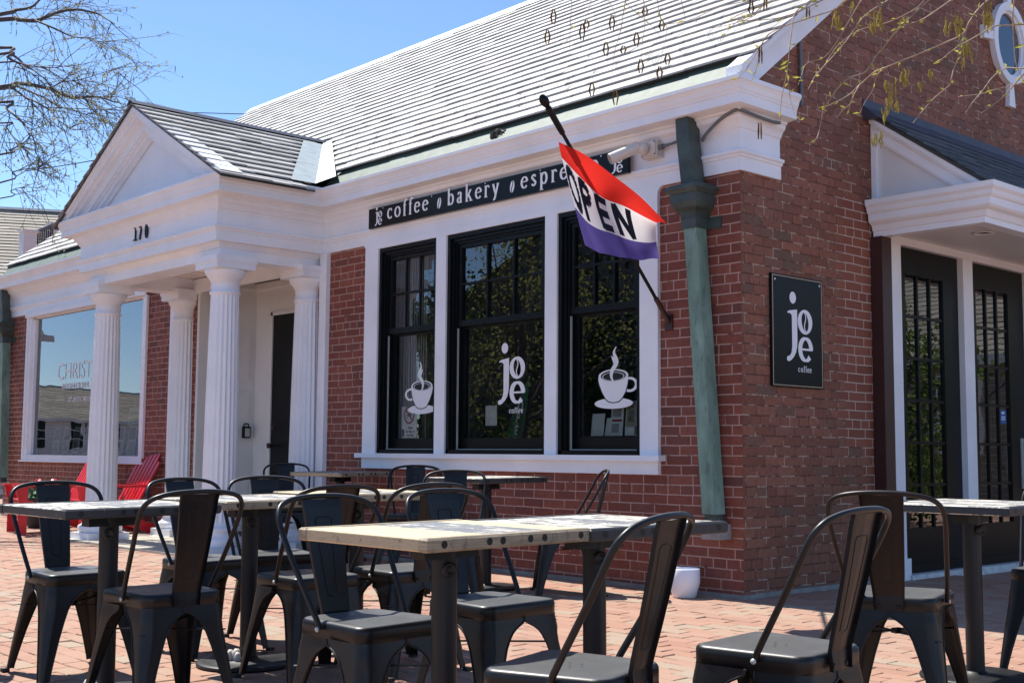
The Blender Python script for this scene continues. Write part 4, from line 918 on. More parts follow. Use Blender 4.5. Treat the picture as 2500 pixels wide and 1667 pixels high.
def make_chair(label):
    c=empty('metal_chair',(0,0,0),0,label,'chair','black metal cafe chairs')
    m=MB()
    rings=[]
    for (g_,z) in((-.060,.4445),(-.050,.4450),(-.026,.4492),(-.016,.4500),(-.006,.4475),(0,.440),(.001,.43),(.0005,.400),(-.003,.398)):
        rings.append([(x,y,z) for x,y in rsq(.160+g_,.176+g_,-.178-g_,.176+g_,max(.045+g_,.012))])
    k=len(rings[0]); vs=[p for r_ in rings for p in r_]
    F=[(i*k+j,i*k+(j+1)%k,(i+1)*k+(j+1)%k,(i+1)*k+j) for i in range(len(rings)-1) for j in range(k)]
    F=[f_[::-1] for f_ in F]; m.add(vs,F,0,True); m.add(rings[0],[tuple(range(k))],0)
    for a in range(6): m.disc((.035*math.cos(a*PI/3+.5),.01+.035*math.sin(a*PI/3+.5),.4449),.0042,(0,0,1),10,1)
    m.disc((0,.01,.4449),.0042,(0,0,1),10,1)
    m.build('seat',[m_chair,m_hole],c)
    # legs: pressed sheet wrapping each corner, wide at the seat and tapering down
    prof=[(.401,.0,.176),(.385,.002,.174),(.377,.004,.160),(.366,.006,.138),(.35,.009,.118),(.33,.012,.104),(.30,.016,.090),(.25,.024,.077),(.18,.036,.062),(.10,.048,.048),(.03,.058,.037),(.012,.060,.035)]
    for sx in(-1,1):
        for sy in(-1,1):
            hx=.176 if sy>0 else .160; hy=.176 if sy>0 else .178
            vs=[]; rows=[]
            for z,spl,w in prof:
                cx,cy=hx+spl*.72,hy+spl*.85; r_=min(.042,w*.8) if z>.3 else max(.012,.042-(.3-z)*.1)
                wx=min(w,hx) ; row=[]
                row.append((cx-wx,cy-.000)); row.append((cx-(wx+r_)/2,cy))
                for i in range(6):
                    a=R(90-18*i); dent=.004 if (i in(2,3) and .03<z<.34) else 0
                    row.append((cx-r_+(r_-dent)*math.cos(a),cy-r_+(r_-dent)*math.sin(a)))
                row.append((cx,cy-(wx+r_)/2)); row.append((cx,cy-wx)); rows.append([(sx*x,sy*y,z) for x,y in row])
            q=len(rows[0]); V=[p for r2 in rows for p in r2]
            F=[(i*q+j,i*q+j+1,(i+1)*q+j+1,(i+1)*q+j) for i in range(len(rows)-1) for j in range(q-1)]
            m=MB(); m.add(V,F,0,True)
            for e in(0,-1): m.tube([Vector(r2[e])*1 for r2 in rows],.0038,6)
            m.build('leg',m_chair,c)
            z=.0; m=MB(); m.box(sx*(hx+.045)-.017,sx*(hx+.045)+.014,sy*(hy+.052)-.017,sy*(hy+.052)+.014,-.0,.016) ; m.build('foot_cap',m_rub,c)
    m=MB()
    for s in(-1,1): 
        q=Matrix.Rotation(s*PI/4,3,'Z'); m.box(-.245,.245,-.012,.012,.300+.004*s,.303+.004*s,rot=q); m.box(-.03,.03,-.016,.016,.296,.312,rot=q)
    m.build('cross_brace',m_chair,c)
    m=MB(); half=[(.178,-.03,.425),(.181,-.045,.455),(.190,-.09,.53),(.200,-.15,.63),(.207,-.197,.715),(.205,-.224,.765),(.185,-.246,.797),(.145,-.262,.815),(.08,-.272,.825),(0,-.276,.828)]
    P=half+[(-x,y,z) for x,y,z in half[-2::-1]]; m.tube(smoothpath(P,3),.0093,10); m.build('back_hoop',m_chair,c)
    for s in(-1,1): m=MB(); m.lathe([(.008,0),(.008,.004),(0,.005)],(s*.186,-.034,.427),8,M=Matrix.Rotation(s*PI/2,4,'Y')); m.build('bolt',m_lead,c)
    # back slat
    m=MB(); pr=[(-.184,.400,.052),(-.183,.43,.054),(-.181,.452,.056),(-.190,.49,.059),(-.206,.55,.063),(-.226,.63,.068),(-.246,.715,.073),(-.262,.79,.077),(-.270,.818,.078)]
    rows=[]
    for y,z,w in pr:
        fl_=.010; rows.append([(-w,y-fl_*.0-.012,z),(-w,y,z),(-w*.55,y-.004,z),(0,y-.006,z),(w*.55,y-.004,z),(w,y,z),(w,y-.012,z)])
    q=7; V=[p for r2 in rows for p in r2]; F=[(i*q+j,i*q+j+1,(i+1)*q+j+1,(i+1)*q+j) for i in range(len(rows)-1) for j in range(q-1)]
    m.add(V,F,0,False)
    def sl(t,x,off):   # point on the slat
        zz=.50+t*.27; 
        for i in range(len(pr)-1):
            if pr[i][1]<=zz<=pr[i+1][1]: u=(zz-pr[i][1])/(pr[i+1][1]-pr[i][1]); y=pr[i][0]+(pr[i+1][0]-pr[i][0])*u; w=pr[i][2]+(pr[i+1][2]-pr[i][2])*u
        return Vector((x*w,y-.0055+.004*abs(x)+off,zz))
    path=[sl(0.02+.9*i/8,-.32-.12*i/8,0) for i in range(9)]+[sl(.95,-.36,0),sl(.96,0,0),sl(.95,.36,0)]+[sl(.92-.9*i/8,.44-.12*i/8,0) for i in range(9)]+[sl(0,0,0),sl(.02,-.32,0)]
    m.tube(path,.0026,5)
    for s in(-1,1): m.lathe([(.007,0),(.007,.004),(0,.005)],(s*.035,-.186,.415),8,M=Matrix.Rotation(PI/2,4,'X'))
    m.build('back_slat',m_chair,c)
    return c
CH=[(.50,-4.33,90,'foremost left chair seen from behind at the black edged table'),
(-.43,-4.29,269,'chair on the far side of the black edged table, before the red lounge chairs'),
(-.57,-3.56,273,'chair on the far side of the middle weathered table, before the porch columns'),
(-.61,-3.14,253,'chair behind the left row, its slat overlapping the dark entry door'),
(.40,-3.60,86,'brownish chair seen from behind on the near side of the middle weathered table'),
(1.69,-4.21,273,'chair at the left end of the yellow pine table, largest seat in the middle'),
(1.58,-3.60,271,'chair behind the yellow pine table with its seat poking out to the right'),
(.46,-3.15,86,'chair seen from behind at the striped table ending the left row'),
(2.72,-4.33,106,'cut off chair in the right foreground facing the bleached table'),
(2.88,-3.68,95,'chair standing alone in the open in front of the side wall'),
(2.47,-2.33,19,'brown backed chair seen from behind at the white topped table by the side doors'),
(-1.25,-1.45,222,'blue tinged chair between the striped table and the pale table by the wall'),
(-2.93,-.40,235,'chair by the wall under the left window, nearer of the tight pair'),
(-2.98,-.46,219,'chair by the wall under the left window, mostly hidden rear one of the tight pair'),
(-4.66,-.52,243,'chair against the porch corner column beside the dark grey table'),
(-1.00,-.62,140,'chair on the right of the pale topped table by the wall'),
(2.50,-1.00,190,'chair at the far right edge on the wall side of the white topped table'),
(-1.12,-4.80,150,'chair cut off by the left edge, higher of the two there'),
(2.94,-6.19,116,'chair at the lower left edge with only its curved tube showing')]
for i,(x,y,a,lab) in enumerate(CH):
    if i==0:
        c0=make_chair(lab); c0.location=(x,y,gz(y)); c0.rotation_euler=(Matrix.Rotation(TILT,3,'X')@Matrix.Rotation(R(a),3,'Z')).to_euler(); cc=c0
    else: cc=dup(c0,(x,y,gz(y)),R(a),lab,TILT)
    if i in(4,10):
        for ch in cc.children:
            if ch.name.startswith(('back_slat','back_hoop')):
                ch.data=ch.data.copy(); ch.data.materials[0]=m_chb
                if ch.name.startswith('back_slat'): ch['label']='brown back slat'
# ================================================================ RED ADIRONDACK CHAIRS
def adirondack(label):
    c=empty('adirondack_chair',(0,0,0),0,label,'lounge chair','red adirondack chairs')
    B=lambda name,fn_: (lambda m:(fn_(m),m.build(name,m_red,c)))(MB())
    for sx in(-1,1):
        B('front_leg',lambda m:m.box(sx*.30-.011,sx*.30+.011,.30,.40,0,.53))
        B('side_rail',lambda m:m.prism([(.38,.24),(.38,.36),(.30,.385),(-.05,.25),(-.52,.09),(-.55,0),(-.45,0),(-.10,.12)],lambda a,b,cc_:(cc_,a,b),sx*.275-.011,sx*.275+.011))
        B('arm',lambda m:m.prism([(sx*.235,.46),(sx*.37,.46),(sx*.375,.30),(sx*.33,-.25),(sx*.25,-.28),(sx*.25,.1)],lambda a,b,z:(a,b,z+0),.53,.552))
        B('arm_bracket',lambda m:m.prism([(.44,.53),(.40,.53),(.40,.40),(.41,.40)],lambda a,b,cc_:(cc_,a,b),sx*.32-.01,sx*.32+.01))
    for i in range(6): B('seat_slat',lambda m:m.box(-.27,.27,.32-i*.082,.39-i*.082,.372-i*.027,.392-i*.027,rot=None))
    n=7
    for i in range(n):
        x=(i-3)*.085; top=.98-.018*(i-3)**2*1.0
        def f_(m):
            fa=1+.25*0; w=.036
            z0,z1=.16,top; y0=-.16; y1=-.16-(z1-z0)*.52; xs=1.18
            a=[(x-w*.85,z0),(x+w*.85,z0),(x*xs+w,z1-.03),(x*xs+w*.6,z1),(x*xs-w*.6,z1),(x*xs-w,z1-.03)]
            m.prism(a,lambda p,q,d:(p,y0-(q-z0)*.52+d,q),0,.018)
        B('back_slat',f_)
    B('back_rail',lambda m:(m.box(-.30,.30,-.36,-.33,.50,.56),m.box(-.28,.28,-.2,-.17,.16,.24)))
    B('front_rail',lambda m:m.box(-.265,.265,.36,.38,.2,.36))
    return c
a0=adirondack('red wooden adirondack chair standing alone left of the left porch column'); a0.location=(-9.18,-.88,gz(-.8)); a0.rotation_euler=(0,0,R(170))
a1=dup(a0,(-8.48,-.52,gz(-.5)),R(176),'red wooden adirondack chair behind the left porch column by the brick pier')
# planter of red flowers
pl=empty('flower_planter',(-10.15,-.55,gz(-.5)),0,'dark planter of red geraniums on the ground under the gallery window','planter')
mb=MB(); mb.lathe([(.17,0),(.2,.02),(.24,.34),(.25,.36),(.22,.36),(.2,.33)],n=24); mb.build('pot',m_dark,pl)
mb=MB(); r=random.Random(4)
for i in range(260):
    a=r.uniform(0,2*PI); q=r.uniform(0,.3); p=Vector((q*math.cos(a),q*math.sin(a),.34+r.uniform(0,.13))); n_=Vector((r.uniform(-1,1),r.uniform(-1,1),r.uniform(.2,1))); mb.disc(p,r.uniform(.015,.03),n_,6)
mb.build('foliage',m_green,pl)
mb=MB()
for cx,cy_ in((-.26,.0),(-.05,-.08),(.1,.05),(.24,-.04),(.0,.12),(-.14,.1)):
    h_=.50+r.uniform(-.02,.04)
    for i in range(46):
        d_=Vector((r.gauss(0,1),r.gauss(0,1),r.gauss(0,.8))).normalized(); mb.disc(Vector((cx,cy_,h_))+d_*.058,r.uniform(.014,.022),d_+Vector((r.uniform(-.4,.4),)*3),6)
mb.build('flower_heads',m_red,pl)
# white pot by the corner
wp=empty('flower_pot',(-.335,-.20,gz(-.2)),0,'empty white ceramic flower pot on the paving below the downspout','pot')
mb=MB(); mb.lathe([(.0,.0),(.070,0),(.078,.006),(.104,.10),(.104,.185),(.1,.19),(.094,.186),(.094,.1),(.07,.03),(0,.03)],n=40,cap=False); mb.build('pot_body',m_white,wp)
# ================================================================ GROUND
g=NG('clay_pavers'); v=g.obj(); r_=g.isl(); n=g.noise(v,35,4,.7); n2=g.noise(v,.9,4); n3=g.noise(v,220,2)
col=g.ramp(r_,[(0,(.32,.165,.115)),(.25,(.35,.19,.132)),(.5,(.375,.21,.148)),(.75,(.36,.225,.16)),(.92,(.34,.25,.18)),(1,(.33,.265,.20))])
col=g.mix(g.M('MULTIPLY',g.sstep(n,.4,.75),.22),col,(.2,.13,.10)); col=g.mix(g.M('MULTIPLY',g.sstep(n2,.35,.7),.28),col,(.34,.27,.21))
col=g.mix(g.M('MULTIPLY',g.sstep(n3,.62,.75),.3),col,(.12,.09,.08))
g.set(col,.8,spec=.3); g.bump(g.M('ADD',n,g.M('MULTIPLY',n3,.5)),.5,.004); m_pav=g.m
mb=MB(); r=random.Random(9)
def paver(x0,x1,y0,y1):
    e=.0022; dz=r.uniform(-.0022,.0022); tx=r.uniform(-.0018,.0018); ty=r.uniform(-.0014,.0014); b=.0035
    P=[(x0+e,y0+e),(x1-e,y0+e),(x1-e,y1-e),(x0+e,y1-e)]; Q=[(x0+e+b,y0+e+b),(x1-e-b,y0+e+b),(x1-e-b,y1-e-b),(x0+e+b,y1-e-b)]
    zs=[gz(y)+dz+(tx if i in(1,2) else -tx)+(ty if i>1 else -ty) for i,(x,y) in enumerate(P)]
    mb.add([(x,y,z-.02) for (x,y),z in zip(P,zs)]+[(x,y,z-.0035) for (x,y),z in zip(P,zs)]+[(x,y,z) for (x,y),z in zip(Q,zs)],
        [(8,9,10,11)]+[(4+i,4+(i+1)%4,8+(i+1)%4,8+i) for i in range(4)]+[(i,(i+1)%4,4+(i+1)%4,4+i) for i in range(4)])
y=-7.0; row=0
while y<2.6:
    d=.103; xl=-18 if y>-2.2 else max(-18,-2-(y+2.2)*-2.6*-1.0*-1 - 0) if False else -18
    xl=-18 if y>-3.2 else -9; xr=4.6
    x=xl+(row%2)*.1025+r.uniform(-.006,.006)
    while x<xr:
        if not (x>-12.9 and x<-.1 and y>.0) : paver(x,x+.205,y,y+d)
        x+=.205
    y+=d; row+=1
tag(mb.build('brick_paving',m_pav),kind='structure')
m_joint=simple('joint_sand',(.10,.08,.065),.9,.3,30)
g=NG('far_pavement'); v=g.obj(); bt=g.n('TexBrick'); bt.inputs['Scale'].default_value=1; bt.inputs['Brick Width'].default_value=.205; bt.inputs['Row Height'].default_value=.103; bt.inputs['Mortar Size'].default_value=.004
bt.inputs['Color1'].default_value=(.38,.19,.14,1); bt.inputs['Color2'].default_value=(.32,.24,.18,1); bt.inputs['Mortar'].default_value=(.12,.09,.07,1); g.l(v,bt.inputs['Vector']); g.set(bt.outputs['Color'],.85); m_far=g.m
mb=MB(); ys=-26
mb.add([(-60,ys,gz(ys)-.03),(40,ys,gz(ys)-.03),(40,0,gz(0)-.026),(-60,0,gz(0)-.026),(40,40,-.006),(-60,40,-.006)],[(0,1,2,3),(3,2,4,5)]); tag(mb.build('pavement',m_far),kind='structure')
mb=MB(); 
for x0,x1,y0,y1 in((-18,4.8,-7.0,-.02),): mb.add([(x0,y0,gz(y0)-.010),(x1,y0,gz(y0)-.010),(x1,y1,gz(y1)-.010),(x0,y1,gz(y1)-.010),(x1,2.6,.010),(x0,2.6,.010)],[(0,1,2,3),(3,2,4,5)])
tag(mb.build('joint_bed',m_joint),kind='structure')
m_asph=simple('asphalt',(.055,.055,.057),.9,.15,3,bump=.3,bsc=90)
mb=MB(); mb.quad((-700,-700,-.36),(700,-700,-.36),(700,700,-.36),(-700,700,-.36)); tag(mb.build('ground',m_asph),kind='structure')
mb=MB(); r=random.Random(77)
def debris():
    m=MB()
    for i in range(170):
        x=r.uniform(-4,3.2); yy=r.uniform(-4.6,-.25); a=r.uniform(0,PI); l=r.uniform(.006,.016); w=l*.35; z=gz(yy)+.004
        c_,s_=math.cos(a),math.sin(a); m.add([(x+c_*l,yy+s_*l,z),(x-s_*w,yy+c_*w,z+.002),(x-c_*l,yy-s_*l,z),(x+s_*w,yy-c_*w,z+.001)],[(0,1,2,3)])
    return m
tag(debris().build('fallen_bud_scales',simple('bud_scale',(.6,.52,.36),.7,.2,30)),'tiny pale bud scales scattered over the brick paving','litter',kind='stuff')
# ================================================================ TREES WITH BARE SPRING TWIGS
m_bark=simple('tree_bark',(.075,.065,.07),.8,.3,14,bump=.4,bsc=40)
m_twig=simple('twig_bark',(.11,.08,.065),.7,.3,30)
m_twig2=simple('pale_twig_bark',(.30,.22,.16),.7,.35,30)
def leafm(name,a,b):
    g=NG(name); r_=g.isl(); g.t.nodes.remove(g.b); d=g.n('BsdfDiffuse'); t=g.n('BsdfTranslucent'); c=g.mix(r_,a,b); g.l(c,d.inputs[0]); g.l(c,t.inputs[0])
    m=g.n('MixShader'); m.inputs[0].default_value=.4; g.l(d.outputs[0],m.inputs[1]); g.l(t.outputs[0],m.inputs[2]); g.l(m.outputs[0],g.out.inputs[0]); return g.m
m_bud=leafm('bud_leaf',(.26,.30,.16),(.40,.40,.22)); m_catk=leafm('catkin',(.10,.065,.04),(.20,.14,.07)); m_yel=leafm('spring_leaf',(.38,.38,.06),(.55,.50,.12)); m_ycat=leafm('yellow_catkin',(.36,.29,.08),(.50,.42,.14))
def leafquad(mb,p,d,l,w,r):
    d=d.normalized(); s_=d.cross(Vector((r.uniform(-1,1),r.uniform(-1,1),r.uniform(-1,1)))).normalized()*w; u=d.cross(s_).normalized()*l*.12
    mb.add([p,p+d*l*.45+s_+u,p+d*l,p+d*l*.45-s_+u],[(0,1,2,3)])
def twigs(wood,buds,cats,P,r,n,lmin,lmax,rad,budn,budl,catp,catl,depth=1,droop=.35,up=.0):
    for k in range(n):
        t=r.uniform(.08,1)*(len(P)-1); i=min(int(t),len(P)-2); p=P[i].lerp(P[i+1],t-i); d=(P[i+1]-P[i]).normalized()
        side=Vector((r.gauss(0,1),r.gauss(0,1),r.gauss(0,.8)+up)); side=(side-d*side.dot(d)).normalized()
        v=(d*r.uniform(.5,1.1)+side*r.uniform(.4,1)).normalized(); L=r.uniform(lmin,lmax); q=[p]; st=5
        for s_ in range(st):
            v=(v+Vector((r.gauss(0,.13),r.gauss(0,.13),r.gauss(0,.10)-droop*.22))).normalized(); q.append(q[-1]+v*L/st)
        wood.tube(q,[rad*(1-.75*s_/st) for s_ in range(st+1)],4,cap=False)
        for b in range(budn):
            u=r.uniform(.25,1)*st; j=min(int(u),st-1); pp=q[j].lerp(q[j+1],u-j)
            for _ in range(2): leafquad(buds,pp,(v+Vector((r.gauss(0,.8),r.gauss(0,.8),r.gauss(0,.8)+.3))),budl*r.uniform(.6,1.3),budl*.25,r)
        if r.random()<catp:
            cats.tube([q[-1],q[-1]+Vector((r.uniform(-.2,.2)*catl,0,-catl*.5)),q[-1]+Vector((r.uniform(-.2,.2)*catl,0,-catl))],[catl*.045,catl*.06,catl*.03],5)
        if depth>0: twigs(wood,buds,cats,q,r,r.randint(2,4),lmin*.4,lmax*.45,rad*.55,max(1,budn-1),budl,catp*.6,catl,depth-1,droop,up)
# tree at the left: its limbs reach into the picture
Z4=lambda x,y:(x*.2551,y*.2551)
LIMBS=[([(0,140),(110,105),(290,75),(380,0),(430,-60)],.030),([(0,190),(170,190),(340,200),(430,170),(540,125),(640,100),(750,95),(860,115),(950,140),(1030,190),(1100,235)],.030),
([(340,200),(430,235),(530,280),(610,318),(690,350),(760,362),(850,360),(930,395),(1110,405)],.02),([(0,460),(90,510),(180,570),(250,640),(330,680),(440,770),(500,840)],.02),
([(0,840),(90,835),(140,805),(220,802),(300,815),(450,845),(540,875),(640,920),(720,938),(780,935),(900,925),(1000,945),(1080,975),(1140,985)],.032),([(100,835),(170,880),(240,930),(330,970),(400,1010),(480,1060),(530,1110),(570,1160),(640,1210),(690,1240),(830,1245)],.022),
([(140,822),(220,850),(330,895),(420,935),(480,970),(560,1020),(640,1040),(720,1065),(830,1100),(920,1140),(1000,1160),(1160,1190)],.022),([(0,980),(60,1040),(120,1090),(190,1150),(240,1200),(290,1260),(310,1300),(335,1380),(340,1450),(400,1560)],.016),
([(450,845),(520,825),(580,790),(660,780),(740,770),(850,740),(950,710),(1040,680),(1110,660)],.015),([(540,125),(600,95),(700,55),(860,30)],.015),([(0,520),(70,550),(140,590),(240,620),(340,640),(450,650),(560,648)],.018),
([(0,1480),(90,1440),(170,1400),(250,1350),(290,1280),(310,1200)],.014),([(0,1180),(60,1220),(130,1320),(180,1390),(250,1420)],.012),([(780,935),(860,980),(960,1040),(1060,1080),(1170,1095)],.012),([(900,925),(1000,935),(1130,930),(1210,950),(1300,938)],.010),([(0,600),(150,640),(300,700),(400,790)],.014),([(0,1750),(120,1650),(300,1610),(420,1590)],.012),([(0,1900),(100,1830),(220,1800),(340,1900)],.010)]
lt=empty('birch_tree',(-13.6,-4.6,gz(-4.6)),0,'bare spring tree at the left whose twigs reach over the sky','tree')
r=random.Random(2); wood=MB(); buds=MB(); cats=MB(); off=lt.location
trunk=[Vector((-13.6,-4.6,-.1)),Vector((-13.5,-4.5,1.5)),Vector((-13.6,-4.3,3)),Vector((-13.5,-4.2,4.6)),Vector((-13.3,-4.1,6.5)),Vector((-13.1,-4.3,8.5))]
mb=MB(); mb.tube(smoothpath(trunk,4),[.24-.19*i/20 for i in range(21)],12); mb.build('trunk',m_bark,lt,off=off)
for k,(pl_,rad) in enumerate(LIMBS):
    rad*=.72
    dist=16.4+.9*math.sin(k*2.3); n=len(pl_)
    P=[atdist(*Z4(x,y),dist-.10*i+.12*math.sin(k+i*1.7)) for i,(x,y) in enumerate(pl_)]
    if pl_[0][0]==0:
        tz=min(max(P[0].z-1.2,2.2),7.5); tk=Vector((-13.5,-4.3,tz)); md=tk.lerp(P[0],.5)+Vector((-.2,.1,.35))
        Q=smoothpath([tk,md]+P,4); rr=[rad*(1.8-1.5*i/(len(Q)-1)) for i in range(len(Q))]
        vis=Q[8:]
    else: Q=smoothpath(P,4); rr=[rad*(1-.8*i/(len(Q)-1)) for i in range(len(Q))]; vis=Q
    wood.tube(Q,rr,6)
    L=sum((vis[i+1]-vis[i]).length for i in range(len(vis)-1))
    twigs(wood,buds,cats,vis,r,int(6+L*6),.3,1.0,.0055,3,.035,.16,.085,1,.3)
for k in range(16):     # crown limbs outside the picture, seen in the gallery window
    a=r.uniform(PI*1.05,PI*1.8) ; tz=r.uniform(2.6,7.8); p=Vector((-13.5,-4.3,tz)); v=Vector((math.cos(a),math.sin(a),r.uniform(.3,.9))).normalized(); P=[p]
    for i in range(6): v=(v+Vector((r.gauss(0,.2),r.gauss(0,.2),r.gauss(0,.12)-.08))).normalized(); P.append(P[-1]+v*.6)
    wood.tube(P,[.055-.007*i for i in range(7)],6); twigs(wood,buds,cats,P,r,14,.5,1.4,.008,3,.035,.1,.085,1,.3)
wood.build('branches',m_bark,lt,off=off); buds.build('buds',m_bud,lt,off=off); cats.build('catkins',m_catk,lt,off=off)
# near tree at the right: its hanging twigs cross the top right corner
ZL=lambda x,y:(1800+x*.29787,y*.29787); ZM=lambda x,y:(1250+x*.29787,y*.29787)
STR=[(ZL,[(1620,-60),(1570,0),(1480,80),(1380,180),(1300,260),(1200,390),(1130,470),(1050,590),(900,650),(790,770),(720,880),(700,920),(665,1100),(630,1170)],.006),
(ZL,[(2200,-90),(2060,0),(1960,100),(1900,190),(1850,280),(1720,345),(1560,415),(1400,480),(1240,545),(1130,590),(1000,700),(900,790),(720,880)],.007),
(ZL,[(1900,-80),(1760,0),(1600,110),(1500,170),(1400,200),(1300,250)],.005),(ZL,[(1000,700),(950,790),(930,850),(870,900),(820,965)],.003),(ZL,[(1240,545),(1160,600),(1130,660),(1110,740),(1040,850),(1000,940)],.003),
(ZL,[(1050,-60),(900,0),(800,80),(680,120),(560,160),(380,220),(250,290),(180,400),(80,560),(0,650)],.005),(ZL,[(740,-60),(640,0),(480,100),(440,300),(410,580),(365,800),(350,1000)],.004),(ZL,[(410,600),(430,780),(470,940),(515,985)],.0025),
(ZL,[(1330,-80),(1240,0),(1100,90),(1010,170),(900,330),(780,470),(650,610),(580,735)],.005),(ZL,[(1850,280),(1820,400),(1800,500),(1770,580)],.003),(ZL,[(1770,580),(1755,650),(1740,700),(1620,800),(1520,910),(1440,1010)],.004),
(ZL,[(2500,480),(2350,560),(2200,560),(2090,640),(2000,760),(1930,840),(1870,930)],.005),(ZL,[(2500,520),(2350,610),(2250,720),(2150,820),(2000,930)],.005),(ZL,[(2500,140),(2350,200),(2200,210),(2100,220),(1960,300),(1800,390),(1650,510)],.005),
(ZL,[(2500,640),(2300,690),(2100,740),(2000,770),(1810,795)],.004),(ZL,[(1100,-60),(1020,0),(900,200),(800,370),(700,480),(570,520),(520,640),(500,700)],.004),(ZL,[(2300,-50),(2270,0),(2260,200),(2280,500),(2340,650)],.004),
(ZL,[(1560,-50),(1480,60),(1250,180),(1000,250),(820,380),(700,560),(640,620)],.004),(ZL,[(300,-60),(250,0),(130,120),(0,180),(-120,300)],.004),(ZL,[(760,-60),(700,0),(420,130),(150,170),(-50,160)],.004),(ZL,[(360,-40),(330,0),(180,60),(0,130),(-160,230)],.004),
(ZM,[(500,-60),(490,0),(480,180),(470,400)],.003),(ZM,[(950,-60),(930,0),(890,250),(840,430),(820,600)],.003),(ZM,[(1080,-60),(1080,0),(1090,200),(1070,330),(1060,470)],.003),(ZM,[(1180,-60),(1190,0),(1220,150),(1270,240),(1240,400),(1215,520)],.003),
(ZM,[(660,-60),(650,0),(620,110),(590,180)],.0025),(ZM,[(770,-60),(790,0),(845,120),(860,250)],.0025),(ZM,[(350,-60),(345,0),(340,70)],.0025),(ZM,[(930,20),(1020,110),(1130,200),(1220,310)],.0025),(ZM,[(1400,-60),(1390,20),(1420,150),(1400,180)],.002),
(ZM,[(2000,-50),(1960,0),(1700,60),(1450,170),(1200,210)],.0035),(ZM,[(2100,-40),(2000,120),(1800,200),(1600,240),(1400,300)],.003)]
nt_=empty('birch_tree',(8.6,-3.4,gz(-3.4)),0,'tree outside the right edge with yellow green catkin twigs hanging over the brick gable','tree')
off=nt_.location; wood=MB(); fine=MB(); buds=MB(); cats=MB(); lv=MB(); r=random.Random(6)
mb=MB(); mb.tube(smoothpath([(8.6,-3.4,-.1),(8.5,-3.4,1.6),(8.6,-3.3,3.2),(8.4,-3.2,5),(8.5,-3.3,7)],4),[.22-.011*i for i in range(17)],12); mb.build('trunk',m_bark,nt_,off=off)
hub=[Vector((8.5,-3.3,3.4)),Vector((7.2,-3.3,3.9)),Vector((5.9,-3.1,3.75)),Vector((4.8,-2.9,3.4)),Vector((3.9,-3.1,3.0))]
hb=smoothpath(hub,5); wood.tube(hb,[.09-.0038*i for i in range(len(hb))],8)
CT=[]
for k,(Z,pl_,rad) in enumerate(STR):
    dist=3.3+.45*math.sin(k*1.9); P=[atdist(*Z(x,y),dist+.03*math.sin(i*1.3+k)) for i,(x,y) in enumerate(pl_)]
    t=hb[min(len(hb)-1,10+(k*7)%(len(hb)-10))]
    if pl_[0][1]<0 or pl_[0][0]>2400:
        a=t.lerp(P[0],.55)+Vector((0,0,.12)); wood.tube(smoothpath([t,a,P[0]],4),[.012,.011,.010,.0095,.009,.0085,.008,.0075,max(rad*.5,.003)],5)
    Q=smoothpath(P,4); rs=rad*.42
    fine.tube(Q,[rs*(1-.6*i/(len(Q)-1))*(1+.35*(i%4==0)) for i in range(len(Q))],5)
    L=sum((Q[i+1]-Q[i]).length for i in range(len(Q)-1)); dens=1.0 if Z is ZL else .55
    n=int(L*24*dens)
    for b in range(n):
        u=r.uniform(.12,1)*(len(Q)-1); j=min(int(u),len(Q)-2); p=Q[j].lerp(Q[j+1],u-j); d=(Q[j+1]-Q[j]).normalized()
        leafquad(lv,p,d*.6+Vector((r.gauss(0,.7),r.gauss(0,.7),r.gauss(0,.6)+.2)),r.uniform(.010,.026),.0035,r)
    for b in range(int(L*2.2)):
        u=r.uniform(.2,.95)*(len(Q)-1); j=min(int(u),len(Q)-2); p=Q[j]; d=(Q[j+1]-Q[j]).normalized(); v=(d+Vector((r.gauss(0,.5),r.gauss(0,.5),r.gauss(0,.4)-.2))).normalized(); q=[p]
        for s_ in range(4): v=(v+Vector((r.gauss(0,.2),r.gauss(0,.2),r.gauss(0,.15)-.05))).normalized(); q.append(q[-1]+v*r.uniform(.015,.045))
        fine.tube(q,[.0011,.0010,.0009,.0008,.0007],4,cap=False)
        for s_ in q[1:]: leafquad(lv,s_,v+Vector((r.gauss(0,.6),)*3),r.uniform(.009,.02),.003,r)
def cluster(Z,x0,y0,x1,y1,n,mbx,l,w,dist=3.3):
    for i in range(n):
        p=atdist(*Z(x0+(x1-x0)*r.random(),y0+(y1-y0)*r.random()),dist+r.uniform(-.06,.06)); c=Vector((r.uniform(-.15,.15)*l,r.uniform(-.15,.15)*l,-l*r.uniform(.6,1)))
        mbx.tube([p,p+c*.5+Vector((r.uniform(-.2,.2)*l,0,0)),p+c],[w*.7,w,w*.5],5)
for (x0,y0,x1,y1,n) in((1200,620,1320,900,26),(1345,560,1400,700,14),(1840,330,1930,500,18),(1070,60,1190,220,22),(1690,100,1830,250,24),(2020,0,2090,220,22),(780,60,860,210,16),(1100,1040,1210,1150,10),(1180,880,1230,960,8),(920,0,960,40,6),(1480,640,1540,700,5),(1570,570,1610,620,5)):
    cluster(ZL,x0,y0,x1,y1,n,buds,.030,.0022)
for (x,y,h_) in((340,80,120),(290,250,110),(575,200,130),(610,170,70),(1090,60,70),(1228,170,80),(1020,270,110),(770,350,110),(912,380,60),(1055,490,110),(1210,550,100),(1275,440,90),(655,680,110),(848,740,120),(820,130,120),(1960,40,70)):
    for s_ in(-6,6): p=atdist(*ZM(x+s_,y),3.35+s_*.01); q=atdist(*ZM(x+s_*1.6,y+h_),3.35); cats.tube([p,p.lerp(q,.5)+Vector((.001*s_,0,0)),q],[.0018,.0028,.0016],6)
